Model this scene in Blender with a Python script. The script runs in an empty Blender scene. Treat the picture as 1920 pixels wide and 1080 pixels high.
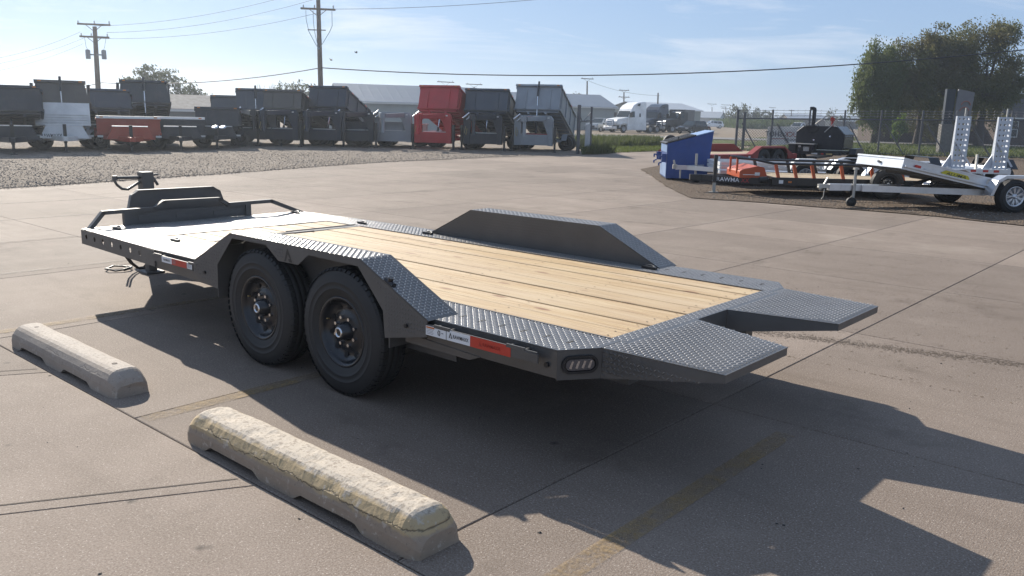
import bpy, math, random
from mathutils import Vector, Matrix, noise
random.seed(7)
SC = bpy.context.scene
COL = SC.collection
PI = math.pi
R = math.radians

# ------------------------------------------------------------------ camera, sky, sun, exposure
FPX = 1566.0                                  # focal length in pixels of a 1920 wide frame
CAM = Vector((4.4291, -2.9961, 1.7015))
YAW, PITCH, ROLL = -0.7157, 0.2019, 0.0235
SUN_AZ, SUN_EL = 2.829, 0.4998                # azimuth from +x, elevation
fw = Vector((math.sin(YAW), math.cos(YAW), 0)); rt = Vector((math.cos(YAW), -math.sin(YAW), 0)); up = Vector((0, 0, 1))
F_ = fw*math.cos(PITCH) - up*math.sin(PITCH)
U_ = fw*math.sin(PITCH) + up*math.cos(PITCH)
R2 = rt*math.cos(ROLL) + U_*math.sin(ROLL)
U2 = -rt*math.sin(ROLL) + U_*math.cos(ROLL)
cd = bpy.data.cameras.new('camera'); cam = bpy.data.objects.new('camera', cd); COL.objects.link(cam)
cd.sensor_width = 36; cd.lens = FPX/1920*36; cd.clip_end = 6000; cd.clip_start = 0.05
m3 = Matrix((R2, U2, -F_)).transposed()
cam.matrix_world = Matrix.Translation(CAM) @ m3.to_4x4()
SC.camera = cam

W = bpy.data.worlds.new('World'); SC.world = W; W.use_nodes = True
nt = W.node_tree; nt.nodes.clear()
def wn(t, **k):
    n = nt.nodes.new(t)
    for a, b in k.items(): setattr(n, a, b)
    return n
sky = wn('ShaderNodeTexSky', sky_type='NISHITA', sun_disc=False, sun_elevation=SUN_EL, sun_rotation=PI/2-SUN_AZ,
         altitude=300, air_density=1.0, dust_density=0.2, ozone_density=3.0)
bg = wn('ShaderNodeBackground'); bg.inputs['Strength'].default_value = 0.041
wo = wn('ShaderNodeOutputWorld')
tc = wn('ShaderNodeTexCoord'); sep = wn('ShaderNodeSeparateXYZ'); nt.links.new(tc.outputs['Generated'], sep.inputs[0])
def wm(op, a, b=None, clamp=False):
    n = wn('ShaderNodeMath', operation=op, use_clamp=clamp)
    for i, v in enumerate((a, b)):
        if v is None: continue
        if isinstance(v, (int, float)): n.inputs[i].default_value = v
        else: nt.links.new(v, n.inputs[i])
    return n.outputs[0]
den = wm('ADD', wm('MAXIMUM', sep.outputs['Z'], 0.0), 0.12)
cmb = wn('ShaderNodeCombineXYZ')
# thin high cloud sheet: direction projected on a plane, streaks drawn out one way
px = wm('DIVIDE', sep.outputs['X'], den); py = wm('DIVIDE', sep.outputs['Y'], den)
nt.links.new(wm('ADD', wm('ADD', wm('MULTIPLY', px, 0.45), wm('MULTIPLY', py, 0.85)), 0.0), cmb.inputs[0])
cmb.inputs[2].default_value = 8.8
nt.links.new(wm('ADD', wm('MULTIPLY', px, 1.5), wm('MULTIPLY', py, -0.8)), cmb.inputs[1])
n1 = wn('ShaderNodeTexNoise'); n1.inputs['Scale'].default_value = 0.62; n1.inputs['Detail'].default_value = 8; n1.inputs['Roughness'].default_value = 0.62; n1.inputs['Distortion'].default_value = 0.5
nt.links.new(cmb.outputs[0], n1.inputs['Vector'])
rp = wn('ShaderNodeValToRGB'); rp.color_ramp.elements[0].position = 0.51; rp.color_ramp.elements[1].position = 0.76
rp.color_ramp.elements[0].color = (0, 0, 0, 1); rp.color_ramp.elements[1].color = (0.8, 0.8, 0.8, 1)
nt.links.new(n1.outputs['Fac'], rp.inputs[0])
veil = wn('ShaderNodeMixRGB'); veil.inputs[0].default_value = 0.55          # thin milky haze over the whole sky
nt.links.new(sky.outputs[0], veil.inputs[1]); veil.inputs[2].default_value = (6.8, 9.6, 14.8, 1)
mx = wn('ShaderNodeMixRGB'); fd = wn('ShaderNodeMapRange'); fd.inputs[1].default_value = 0.02; fd.inputs[2].default_value = 0.10; nt.links.new(sep.outputs['Z'], fd.inputs[0])     # cloud thins out into the horizon haze
nt.links.new(wm('MULTIPLY', rp.outputs[0], fd.outputs[0]), mx.inputs[0]); nt.links.new(veil.outputs[0], mx.inputs[1])
mx.inputs[2].default_value = (13.6, 14.0, 14.8, 1)
nt.links.new(mx.outputs[0], bg.inputs['Color']); nt.links.new(bg.outputs[0], wo.inputs['Surface'])

sl = bpy.data.lights.new('sun', 'SUN'); sun = bpy.data.objects.new('sun', sl); COL.objects.link(sun)
sl.energy = 5.0; sl.angle = R(0.53); sl.color = (1.0, 0.93, 0.82)
sd = Vector((math.cos(SUN_AZ)*math.cos(SUN_EL), math.sin(SUN_AZ)*math.cos(SUN_EL), math.sin(SUN_EL)))
sun.rotation_euler = sd.to_track_quat('Z', 'Y').to_euler()
sun.location = (-20, 8, 15)
vs = SC.view_settings; vs.view_transform = 'Standard'; vs.look = 'None'; vs.gamma = 1; vs.use_curve_mapping = False; vs.exposure = 0.76
SC.cycles.max_bounces = 6; SC.cycles.diffuse_bounces = 3; SC.cycles.glossy_bounces = 3; SC.cycles.transparent_max_bounces = 12
SC.cycles.sample_clamp_indirect = 6; SC.cycles.sample_clamp_direct = 0

# ------------------------------------------------------------------ helpers
def ray(u, v): return R2*((u-960)/FPX) + U2*((540-v)/FPX) + F_
def at(u, v, z=0.0):
    """ground point (height z) that shows at pixel u, v of the 1920 x 1080 photograph"""
    d = ray(u, v); return CAM + d*((z-CAM.z)/d.z)
def away(u, dist, z=0.0):
    """ground point a given horizontal distance away in the column of pixel u"""
    d = ray(u, 240); d.z = 0; d.normalize(); p = CAM + d*dist; p.z = z; return p
def hgt(v, p, u=None):
    """height over the ground of pixel row v above the ground point p"""
    best = 0
    q = Vector(p); lo, hi = -2.0, 60.0
    for _ in range(40):
        mid = (lo+hi)/2; w = Vector((q.x, q.y, mid)) - CAM
        vv = 540 - FPX*w.dot(U2)/w.dot(F_)
        if vv > v: lo = mid
        else: hi = mid
    return (lo+hi)/2
def lin(r, g, b):
    f = lambda c: (c/255/12.92 if c/255 <= 0.04045 else ((c/255+0.055)/1.055)**2.4)
    return (f(r), f(g), f(b))

class MB:
    """collects geometry, then links it as ONE mesh object"""
    def __init__(s): s.v = []; s.f = []; s.m = []; s.sm = []
    def add(s, vs_, fs, mi=0, smooth=False):
        b = len(s.v); s.v += [tuple(p) for p in vs_]
        for f in fs: s.f.append([b+i for i in f]); s.m.append(mi); s.sm.append(smooth)
    def face(s, pts, mi=0): s.add(pts, [list(range(len(pts)))], mi)
    def box(s, x0, x1, y0, y1, z0, z1, mi=0, mat=None):
        p = [Vector((x, y, z)) for z in (z0, z1) for y in (y0, y1) for x in (x0, x1)]
        if mat: p = [mat @ q for q in p]
        s.add(p, [(0,2,3,1), (4,5,7,6), (0,1,5,4), (2,6,7,3), (0,4,6,2), (1,3,7,5)], mi)
    def prism(s, pts, vec, mi=0, cap=None):
        """polygon pts (3D) pushed along vec"""
        n = len(pts); vec = Vector(vec); a = [Vector(p) for p in pts]; b = [p+vec for p in a]
        nrm = Vector((0, 0, 0))
        for i in range(n): nrm += a[i].cross(a[(i+1) % n])
        flip = nrm.dot(vec) > 0
        base = list(range(n)); top = list(range(n, 2*n))
        fs = [base[::-1] if flip else base, top if flip else top[::-1]]
        for i in range(n):
            j = (i+1) % n
            fs.append([i, j, n+j, n+i] if flip else [j, i, n+i, n+j])
        s.add(a+b, fs, mi)
    def beam(s, p, q, w, h, mi=0, upv=(0, 0, 1)):
        p = Vector(p); q = Vector(q); d = (q-p).normalized(); u = Vector(upv)
        if abs(d.dot(u)) > 0.98: u = Vector((1, 0, 0))
        a = d.cross(u).normalized(); b = a.cross(d).normalized()
        c = [a*(sx*w/2)+b*(sy*h/2) for sx, sy in ((-1,-1), (1,-1), (1,1), (-1,1))]
        s.add([p+k for k in c]+[q+k for k in c], [(0,1,2,3), (7,6,5,4), (0,4,5,1), (1,5,6,2), (2,6,7,3), (3,7,4,0)], mi)
    def tube(s, path, r, n=8, mi=0, cap=True, smooth=True, radii=None):
        path = [Vector(p) for p in path]; rings = []
        t0 = (path[1]-path[0]).normalized(); u = Vector((0, 0, 1)) if abs(t0.z) < 0.9 else Vector((1, 0, 0))
        a = t0.cross(u).normalized()
        for i, p in enumerate(path):
            t = (path[min(i+1, len(path)-1)]-path[max(i-1, 0)]).normalized()
            a = (a - t*a.dot(t)).normalized(); b = t.cross(a)
            rr = radii[i] if radii else r
            rings.append([p + a*(rr*math.cos(2*PI*k/n)) + b*(rr*math.sin(2*PI*k/n)) for k in range(n)])
        vs_ = [q for g in rings for q in g]; fs = []
        for i in range(len(path)-1):
            for k in range(n): fs.append((i*n+k, i*n+(k+1) % n, (i+1)*n+(k+1) % n, (i+1)*n+k))
        s.add(vs_, fs, mi, smooth)
        if cap: s.add(rings[0], [list(range(n))[::-1]], mi); s.add(rings[-1], [list(range(n))], mi)
    def lathe(s, prof, n=32, mi=0, smooth=True, mat=None, rmod=None, mis=None):
        """profile of (axial, radius) revolved about the local y axis"""
        vs_ = []
        for j, (ax, r) in enumerate(prof):
            for k in range(n):
                rr = r*(rmod(j, k) if rmod else 1); a = 2*PI*k/n
                p = Vector((rr*math.cos(a), ax, rr*math.sin(a))); vs_.append(mat @ p if mat else p)
        b = len(s.v); s.v += [tuple(p) for p in vs_]
        for j in range(len(prof)-1):
            for k in range(n):
                s.f.append([b+j*n+k, b+j*n+(k+1) % n, b+(j+1)*n+(k+1) % n, b+(j+1)*n+k][::-1]); s.m.append(mis[j] if mis else mi); s.sm.append(smooth)
    def disc(s, c, nrm, r, n=16, mi=0, sx=1.0, upv=(0, 0, 1)):
        nrm = Vector(nrm).normalized(); u = Vector(upv)
        if abs(nrm.dot(u)) > 0.95: u = Vector((1, 0, 0))
        a = u.cross(nrm).normalized(); b = nrm.cross(a)
        s.face([Vector(c)+a*(r*sx*math.cos(2*PI*k/n))+b*(r*math.sin(2*PI*k/n)) for k in range(n)], mi)
    def build(s, name, mats, parent=None, loc=None, rz=0.0, bevel=0.0):
        me = bpy.data.meshes.new(name); me.from_pydata(s.v, [], s.f)
        if not isinstance(mats, (list, tuple)): mats = [mats]
        for m in mats: me.materials.append(m)
        me.polygons.foreach_set('material_index', s.m); me.polygons.foreach_set('use_smooth', s.sm)
        uv = me.uv_layers.new(name='UVMap'); dat = [0.0]*(2*len(me.loops))
        for p in me.polygons:
            n = p.normal; t = Vector((1, 0, 0)) if abs(n.x) < 0.9 else Vector((0, 1, 0))
            t = (t-n*t.dot(n))
            if t.length < 1e-6: continue
            t.normalize(); b = n.cross(t)
            for li in p.loop_indices:
                co = me.vertices[me.loops[li].vertex_index].co
                dat[2*li] = co.dot(t); dat[2*li+1] = co.dot(b)
        uv.data.foreach_set('uv', dat)
        me.update()
        o = bpy.data.objects.new(name, me); COL.objects.link(o)
        if parent: o.parent = parent
        if loc is not None: o.location = loc
        o.rotation_euler.z = rz
        if bevel:
            b = o.modifiers.new('edge', 'BEVEL'); b.width = bevel; b.segments = 1; b.limit_method = 'ANGLE'; b.angle_limit = R(40)
        return o

def in_poly(x, y, pl):
    r = False; n = len(pl)
    for i in range(n):
        (x0, y0), (x1, y1) = pl[i], pl[(i+1) % n]
        if (y0 > y) != (y1 > y) and x < (x1-x0)*(y-y0)/(y1-y0)+x0: r = not r
    return r
def lugs(pts3, nrm, parent, pitch=0.0235, ln=0.0122, wd=0.0040, ht=0.0028, margin=0.009, mat=None):
    """raised lozenges of a tread plate, on the polygon pts3 with normal nrm"""
    N = Vector(nrm).normalized(); o = Vector(pts3[0]); t = Vector((1, 0, 0)); t = (t-N*t.dot(N)).normalized(); b = N.cross(t)
    pl = [((Vector(p)-o).dot(t), (Vector(p)-o).dot(b)) for p in pts3]
    x0, x1 = min(p[0] for p in pl), max(p[0] for p in pl); y0, y1 = min(p[1] for p in pl), max(p[1] for p in pl)
    m = MB(); i0 = int(math.floor(x0/pitch)); j0 = int(math.floor(y0/pitch)); q = 0.70710678
    for i in range(i0, int(x1/pitch)+2):
        for j in range(j0, int(y1/pitch)+2):
            cx, cy = (i+.5)*pitch*1.0, (j+.5)*pitch*1.0
            if not all(in_poly(cx+dx*margin, cy+dy*margin, pl) for dx, dy in ((1, 1), (-1, 1), (1, -1), (-1, -1))): continue
            sg = 1 if (i+j) % 2 else -1
            ax = (t*q + b*(q*sg)); ay = N.cross(ax); c = o + t*cx + b*cy
            m.add([c-ax*ln, c-ax*ln*.4-ay*wd, c+ax*ln*.4-ay*wd, c+ax*ln, c+ax*ln*.4+ay*wd, c-ax*ln*.4+ay*wd, c-ax*ln*.45+N*ht, c+ax*ln*.45+N*ht],
                  [(0, 1, 6), (1, 2, 7, 6), (2, 3, 7), (3, 4, 7), (4, 5, 6, 7), (5, 0, 6)], 0, True)
    if not m.f: return
    ob = m.build('tread_lugs', mat or M_lug_lit, parent); ob['kind'] = 'stuff'; return ob
def tag(o, label=None, cat=None, group=None, kind=None):
    if label: o['label'] = label
    if cat: o['category'] = cat
    if group: o['group'] = group
    if kind: o['kind'] = kind
    return o
def thing(name, label, cat, loc=(0, 0, 0), rz=0.0, group=None):
    o = bpy.data.objects.new(name, None); COL.objects.link(o); o.location = loc; o.rotation_euler = (0, 0, rz)
    o.empty_display_size = 0.2
    return tag(o, label, cat, group)
def kids(o): return list(o.children)
def copy_tree(o, parent=None):
    c = o.copy(); COL.objects.link(c)
    if parent: c.parent = parent
    for ch in kids(o): copy_tree(ch, c)
    return c
def text_mb(mb, txt, origin, xdir, ydir, height, mi=0, width=None, lift=0.0015, align='LEFT', shear=0.0):
    """lettering as flat mesh laid on a surface"""
    cu = bpy.data.curves.new('txt', 'FONT'); cu.body = txt; cu.size = 1; cu.align_x = 'LEFT'; cu.resolution_u = 2; cu.shear = shear; cu.offset = 0.012
    o = bpy.data.objects.new('txt', cu); COL.objects.link(o)
    dg = bpy.context.evaluated_depsgraph_get(); me = bpy.data.meshes.new_from_object(o.evaluated_get(dg))
    xs = [v.co.x for v in me.vertices]; ys = [v.co.y for v in me.vertices]
    x0, x1, y0, y1 = min(xs), max(xs), min(ys), max(ys)
    sy = height/(y1-y0); sx = (width/(x1-x0)) if width else sy
    X = Vector(xdir).normalized(); Y = Vector(ydir).normalized(); N = X.cross(Y)
    org = Vector(origin)
    vs_ = [org + X*((v.co.x-x0)*sx) + Y*((v.co.y-y0)*sy) + N*lift for v in me.vertices]
    mb.add(vs_, [list(p.vertices) for p in me.polygons], mi)
    COL.objects.unlink(o); bpy.data.objects.remove(o); bpy.data.curves.remove(cu); bpy.data.meshes.remove(me)

# ------------------------------------------------------------------ materials
class NT:
    def __init__(s, name):
        s.m = bpy.data.materials.new(name); s.m.use_nodes = True; s.t = s.m.node_tree
        s.b = s.t.nodes['Principled BSDF']
    def n(s, t, **k):
        n = s.t.nodes.new(t)
        for a, b in k.items(): setattr(n, a, b)
        return n
    def lk(s, a, b): s.t.links.new(a, b)
    def put(s, sock, v):
        if isinstance(v, (int, float)): sock.default_value = v
        elif isinstance(v, (tuple, list)): sock.default_value = tuple(v)+((1,) if len(v) == 3 and sock.type == 'RGBA' else ())
        else: s.lk(v, sock)
    def math(s, op, a, b=None, c=None, clamp=False):
        n = s.n('ShaderNodeMath', operation=op, use_clamp=clamp)
        for i, v in enumerate((a, b, c)):
            if v is not None: s.put(n.inputs[i], v)
        return n.outputs[0]
    def pos(s): return s.n('ShaderNodeNewGeometry').outputs['Position']
    def obj(s): return s.n('ShaderNodeTexCoord').outputs['Object']
    def uv(s): return s.n('ShaderNodeTexCoord').outputs['UV']
    def rnd(s): return s.n('ShaderNodeObjectInfo').outputs['Random']
    def mapp(s, v, scale=(1, 1, 1), loc=None, rot=(0, 0, 0)):
        n = s.n('ShaderNodeMapping'); s.lk(v, n.inputs['Vector']); n.inputs['Scale'].default_value = scale; n.inputs['Rotation'].default_value = rot
        if loc is not None: s.put(n.inputs['Location'], loc)
        return n.outputs[0]
    def noise(s, v, scale, detail=4, rough=0.55, dist=0.0):
        n = s.n('ShaderNodeTexNoise'); s.lk(v, n.inputs['Vector'])
        n.inputs['Scale'].default_value = scale; n.inputs['Detail'].default_value = detail; n.inputs['Roughness'].default_value = rough; n.inputs['Distortion'].default_value = dist
        return n.outputs['Fac']
    def vor(s, v, scale, feature='F1', out='Distance'):
        n = s.n('ShaderNodeTexVoronoi', feature=feature); s.lk(v, n.inputs['Vector']); n.inputs['Scale'].default_value = scale
        return n.outputs[out]
    def ramp(s, f, stops):
        n = s.n('ShaderNodeValToRGB'); s.put(n.inputs[0], f); e = n.color_ramp.elements
        while len(e) < len(stops): e.new(0.5)
        for el, (p, c) in zip(e, stops):
            el.position = p; el.color = (c, c, c, 1) if isinstance(c, (int, float)) else tuple(c)+(1,)
        return n.outputs[0]
    def mix(s, f, a, b, mode='MIX'):
        n = s.n('ShaderNodeMixRGB', blend_type=mode); s.put(n.inputs[0], f); s.put(n.inputs[1], a); s.put(n.inputs[2], b)
        return n.outputs[0]
    def bump(s, h, strength=0.3, dist=0.01, prev=None):
        n = s.n('ShaderNodeBump'); n.inputs['Strength'].default_value = strength; n.inputs['Distance'].default_value = dist
        s.put(n.inputs['Height'], h)
        if prev is not None: s.lk(prev, n.inputs['Normal'])
        return n.outputs[0]
    def done(s, col, rough=0.5, metal=0.0, normal=None, spec=None, coat=None):
        s.put(s.b.inputs['Base Color'], col); s.put(s.b.inputs['Roughness'], rough); s.put(s.b.inputs['Metallic'], metal)
        if normal is not None: s.lk(normal, s.b.inputs['Normal'])
        if spec is not None: s.put(s.b.inputs['Specular IOR Level'], spec)
        if coat: s.put(s.b.inputs['Coat Weight'], coat); s.b.inputs['Coat Roughness'].default_value = 0.12
        return s.m
def scl(c, k): return tuple(min(1, x*k) for x in c)
_MC = {}
def paint(name, col, rough=0.4, metal=0.0, var=0.18, scale=3.0, dirt=0.12, coat=None, bump=0.05, spec=None):
    """painted or bare material with uneven tone, a little dust and a fine relief"""
    if name in _MC: return _MC[name]
    s = NT(name); p = s.obj()
    a = s.noise(p, scale, 5, 0.6); b = s.noise(p, scale*14, 3, 0.6)
    c = s.mix(s.ramp(a, [(0.3, 0.0), (0.7, 1.0)]), scl(col, 1-var), scl(col, 1+var))
    c = s.mix(s.math('MULTIPLY', s.ramp(s.noise(p, scale*2.3, 6, 0.7), [(0.5, 0.0), (0.75, 1.0)]), dirt), c, (0.22, 0.19, 0.15))
    r = s.math('ADD', s.math('MULTIPLY', b, 0.18), rough-0.09)
    _MC[name] = s.done(c, r, metal, s.bump(b, bump, 0.01), spec, coat)
    return _MC[name]
def plain(name, col, rough=0.5, metal=0.0):
    if name in _MC: return _MC[name]
    s = NT(name); _MC[name] = s.done(col, rough, metal); return _MC[name]

CHAR = lin(62, 64, 68)
M_tread = paint('charcoal_tread_plate', (0.088, 0.084, 0.080), 0.33, 0.12, 0.14, 5, 0.14, bump=0.03)
M_lug_lit = paint('sunlit_tread_lugs', (0.33, 0.315, 0.30), 0.29, 0.3, 0.12, 5, 0.05, bump=0.02)  # lighter than the plate: the sun the lugs catch, put in their colour
M_char = paint('charcoal_powder_coat', (0.095, 0.090, 0.085), 0.45, 0.1, 0.12, 4, 0.10)
M_black = paint('black_paint', (0.012, 0.012, 0.014), 0.4, 0.0, 0.25, 5, 0.05)
M_cavity_shade = plain('cavity_shade', (0.006, 0.006, 0.007), 0.8)  # near-black that stands for the shade in holes and wells
def make_rubber():
    s = NT('tyre_rubber'); p = s.obj(); a = s.noise(p, 9, 5, 0.6)
    c = s.mix(a, (0.012, 0.012, 0.013), (0.028, 0.027, 0.026))
    return s.done(c, s.math('ADD', s.math('MULTIPLY', a, 0.2), 0.55), 0, s.bump(s.noise(p, 60, 3), 0.12, 0.004))
M_rubber = make_rubber()
M_chrome = plain('bright_metal', (0.62, 0.62, 0.63), 0.24, 1.0)
M_rim = paint('satin_black_rim', (0.026, 0.027, 0.03), 0.24, 0.2, 0.06, 6, 0.0, bump=0.0)
M_alu = paint('bare_aluminium', (0.62, 0.63, 0.65), 0.34, 0.85, 0.08, 5, 0.06)
M_white = paint('white_paint', (0.72, 0.72, 0.71), 0.35, 0.0, 0.05, 3, 0.10)
M_decalw = plain('white_decal', (0.7, 0.71, 0.72), 0.35)
M_decalr = plain('red_reflective_decal', (0.5, 0.035, 0.02), 0.3)
M_decaldr = plain('dark_red_print', (0.28, 0.012, 0.01), 0.3)
M_orange_print = plain('orange_print', (0.55, 0.16, 0.03), 0.4)
M_ink = plain('black_print', (0.008, 0.008, 0.01), 0.4)
M_inkgrey = plain('grey_print', (0.22, 0.22, 0.24), 0.5)
def make_wood():
    s = NT('new_pine_plank'); u = s.uv(); r = s.rnd()
    off = s.n('ShaderNodeCombineXYZ'); s.lk(s.math('MULTIPLY', r, 37.0), off.inputs[0]); s.lk(s.math('MULTIPLY', r, 91.0), off.inputs[1])
    q = s.n('ShaderNodeVectorMath', operation='ADD'); s.lk(u, q.inputs[0]); s.lk(off.outputs[0], q.inputs[1]); q = q.outputs[0]
    warp = s.noise(s.mapp(q, (1.0, 5, 1)), 1.0, 3)
    g = s.n('ShaderNodeCombineXYZ'); sp = s.n('ShaderNodeSeparateXYZ'); s.lk(q, sp.inputs[0])
    s.lk(s.math('MULTIPLY', sp.outputs[0], 0.9), g.inputs[0]); s.lk(s.math('ADD', s.math('MULTIPLY', sp.outputs[1], 34.0), s.math('MULTIPLY', warp, 6.0)), g.inputs[1])
    grain = s.noise(g.outputs[0], 1.6, 4, 0.6)
    fine = s.noise(s.mapp(q, (6, 260, 1)), 1.0, 3)
    broad = s.noise(s.mapp(q, (0.8, 6, 1)), 1.0, 3)
    c = s.mix(s.ramp(grain, [(0.36, 0.0), (0.66, 1.0)]), (0.57, 0.425, 0.215), (0.33, 0.195, 0.085))
    c = s.mix(s.math('MULTIPLY', fine, 0.45), c, (0.36, 0.225, 0.11))
    c = s.mix(s.ramp(broad, [(0.42, 0.0), (0.7, 0.55)]), c, (0.56, 0.44, 0.285))
    # knots, drawn out along the board, with a dark heart
    kv = s.n('ShaderNodeTexVoronoi'); s.lk(s.mapp(q, (2.6, 7.5, 1)), kv.inputs['Vector']); kv.inputs['Scale'].default_value = 1.0
    sel = s.n('ShaderNodeSeparateXYZ'); s.lk(kv.outputs['Color'], sel.inputs[0])
    on = s.math('GREATER_THAN', sel.outputs[0], 0.40)
    kn = s.math('MULTIPLY', s.ramp(s.math('ADD', kv.outputs['Distance'], s.math('MULTIPLY', s.math('SUBTRACT', fine, 0.5), 0.12)), [(0.06, 1.0), (0.13, 0.7), (0.20, 0.0)]), on)
    c = s.mix(s.math('MULTIPLY', kn, 0.95), c, (0.20, 0.085, 0.03))
    st = s.noise(s.mapp(q, (2.2, 70, 1)), 1.0, 4)
    c = s.mix(s.ramp(st, [(0.58, 0.0), (0.66, 0.75)]), c, (0.25, 0.13, 0.06))
    c = s.mix(s.math('MULTIPLY', r, 0.45), c, (0.42, 0.31, 0.19))
    return s.done(c, s.math('ADD', s.math('MULTIPLY', grain, 0.2), 0.48), 0, s.bump(s.math('ADD', grain, s.math('MULTIPLY', fine, 0.6)), 0.22, 0.004))
M_wood = make_wood()

def make_concrete():
    s = NT('weathered_concrete'); p = s.pos(); r = s.rnd()
    big = s.noise(p, 0.28, 6, 0.62, 0.4); mid = s.noise(p, 1.7, 7, 0.68); fine = s.noise(p, 120, 3, 0.65); agg = s.vor(p, 170)
    c = s.mix(s.ramp(big, [(0.32, 0.0), (0.68, 1.0)]), (0.136, 0.101, 0.079), (0.230, 0.180, 0.144))
    c = s.mix(s.ramp(mid, [(0.38, 0.0), (0.72, 0.62)]), c, (0.125, 0.092, 0.068))
    c = s.mix(s.ramp(fine, [(0.42, 0.0), (0.78, 0.65)]), c, (0.36, 0.32, 0.275))
    c = s.mix(s.ramp(fine, [(0.22, 0.6), (0.40, 0.0)]), c, (0.075, 0.06, 0.048))
    grit = s.noise(p, 75, 5, 0.72); c = s.mix(s.ramp(grit, [(0.54, 0.0), (0.70, 0.42)]), c, (0.38, 0.325, 0.275)); c = s.mix(s.ramp(grit, [(0.32, 0.40), (0.46, 0.0)]), c, (0.085, 0.063, 0.048))
    # exposed pale aggregate
    av = s.n('ShaderNodeTexVoronoi'); s.lk(p, av.inputs['Vector']); av.inputs['Scale'].default_value = 95; asx = s.n('ShaderNodeSeparateXYZ'); s.lk(av.outputs['Color'], asx.inputs[0])
    c = s.mix(s.math('MULTIPLY', s.math('MULTIPLY', s.ramp(av.outputs['Distance'], [(0.18, 1.0), (0.32, 0.0)]), s.math('GREATER_THAN', asx.outputs[0], 0.84)), 0.6), c, (0.50, 0.44, 0.385))
    # oil drips and old spots
    spots = s.vor(s.mapp(p, (1, 1, 0)), 3.1); sp2 = s.noise(p, 5, 2)
    c = s.mix(s.math('MULTIPLY', s.ramp(spots, [(0.03, 1.0), (0.10, 0.0)]), s.ramp(sp2, [(0.52, 0.0), (0.62, 0.8)])), c, (0.05, 0.043, 0.037))
    oil = s.noise(s.mapp(p, (.9, .9, 0), loc=(3.3, 1.7, 0)), 0.8, 5, 0.75); c = s.mix(s.ramp(oil, [(0.57, 0.0), (0.70, 0.6)]), c, (0.095, 0.073, 0.056))
    pale = s.noise(s.mapp(p, (.8, .8, 0), loc=(9.3, 5.7, 0)), 0.7, 5, 0.7); c = s.mix(s.ramp(pale, [(0.56, 0.0), (0.72, 0.5)]), c, (0.29, 0.245, 0.2))
    chips = s.vor(s.mapp(p, (1, 1, 0)), 30); c = s.mix(s.math('MULTIPLY', s.ramp(chips, [(0.05, 1.0), (0.13, 0.0)]), s.ramp(s.noise(p, 1.1, 3), [(0.47, 0.0), (0.62, 0.55)])), c, (0.085, 0.07, 0.055))
    # long faint tyre and drainage streaks
    stn = s.noise(s.mapp(p, (0.30, 2.2, 1), rot=(0, 0, R(-20))), 1.0, 6, 0.7)
    c = s.mix(s.ramp(stn, [(0.54, 0.0), (0.72, 0.5)]), c, (0.135, 0.105, 0.082))
    tone = s.math('ADD', s.math('MULTIPLY', r, 0.28), 0.92)
    cc = s.n('ShaderNodeCombineXYZ'); [s.lk(tone, cc.inputs[i]) for i in range(3)]
    c = s.mix(1.0, c, cc.outputs[0], 'MULTIPLY')
    broom = s.noise(s.mapp(p, (170, 4, 1)), 1.0, 2)
    h = s.math('ADD', s.math('ADD', s.math('MULTIPLY', fine, 0.8), s.math('MULTIPLY', agg, 0.5)), s.math('MULTIPLY', broom, 0.45))
    return s.done(c, s.math('ADD', s.math('MULTIPLY', fine, 0.2), 0.74), 0, s.bump(h, 0.5, 0.005), 0.2)
M_conc = make_concrete()
def make_gravel(name, c0, c1, c2, scale, rough=0.75, bs=0.9):
    s = NT(name); p = s.pos(); a = s.vor(p, scale, 'F1', 'Color'); d = s.vor(p, scale)
    big = s.noise(p, 0.16, 5, 0.65); mid = s.noise(p, 1.3, 5, 0.7)
    sx = s.n('ShaderNodeSeparateXYZ'); s.lk(a, sx.inputs[0])
    c = s.mix(sx.outputs[0], c0, c1)
    c = s.mix(s.ramp(mid, [(0.4, 0.0), (0.7, 0.75)]), c, c2)
    c = s.mix(s.ramp(big, [(0.35, 0.0), (0.7, 0.5)]), c, scl(c1, 0.8))
    h = s.math('ADD', s.math('MULTIPLY', d, -1.0), s.math('MULTIPLY', mid, 1.5))
    return s.done(c, rough, 0, s.bump(h, bs, 0.05), 0.15)
M_gravel = make_gravel('limestone_gravel', (0.085, 0.067, 0.052), (0.37, 0.315, 0.26), (0.155, 0.12, 0.09), 20, 0.95)
M_dirt = make_gravel('bare_dirt', (0.085, 0.062, 0.045), (0.17, 0.13, 0.098), (0.105, 0.078, 0.056), 22, 0.95)
M_field = make_gravel('dry_lot_earth', (0.15, 0.115, 0.082), (0.23, 0.185, 0.138), (0.185, 0.145, 0.105), 6, 0.95, 0.3)
M_lawn = make_gravel('mown_grass', (0.05, 0.07, 0.02), (0.11, 0.115, 0.04), (0.07, 0.085, 0.026), 30, 0.95, 0.6)
M_asph = make_gravel('street_asphalt', (0.15, 0.145, 0.14), (0.22, 0.21, 0.205), (0.18, 0.172, 0.165), 40, 0.85, 0.3)
M_soil = plain('joint_soil', (0.10, 0.08, 0.062), 0.95)
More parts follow.
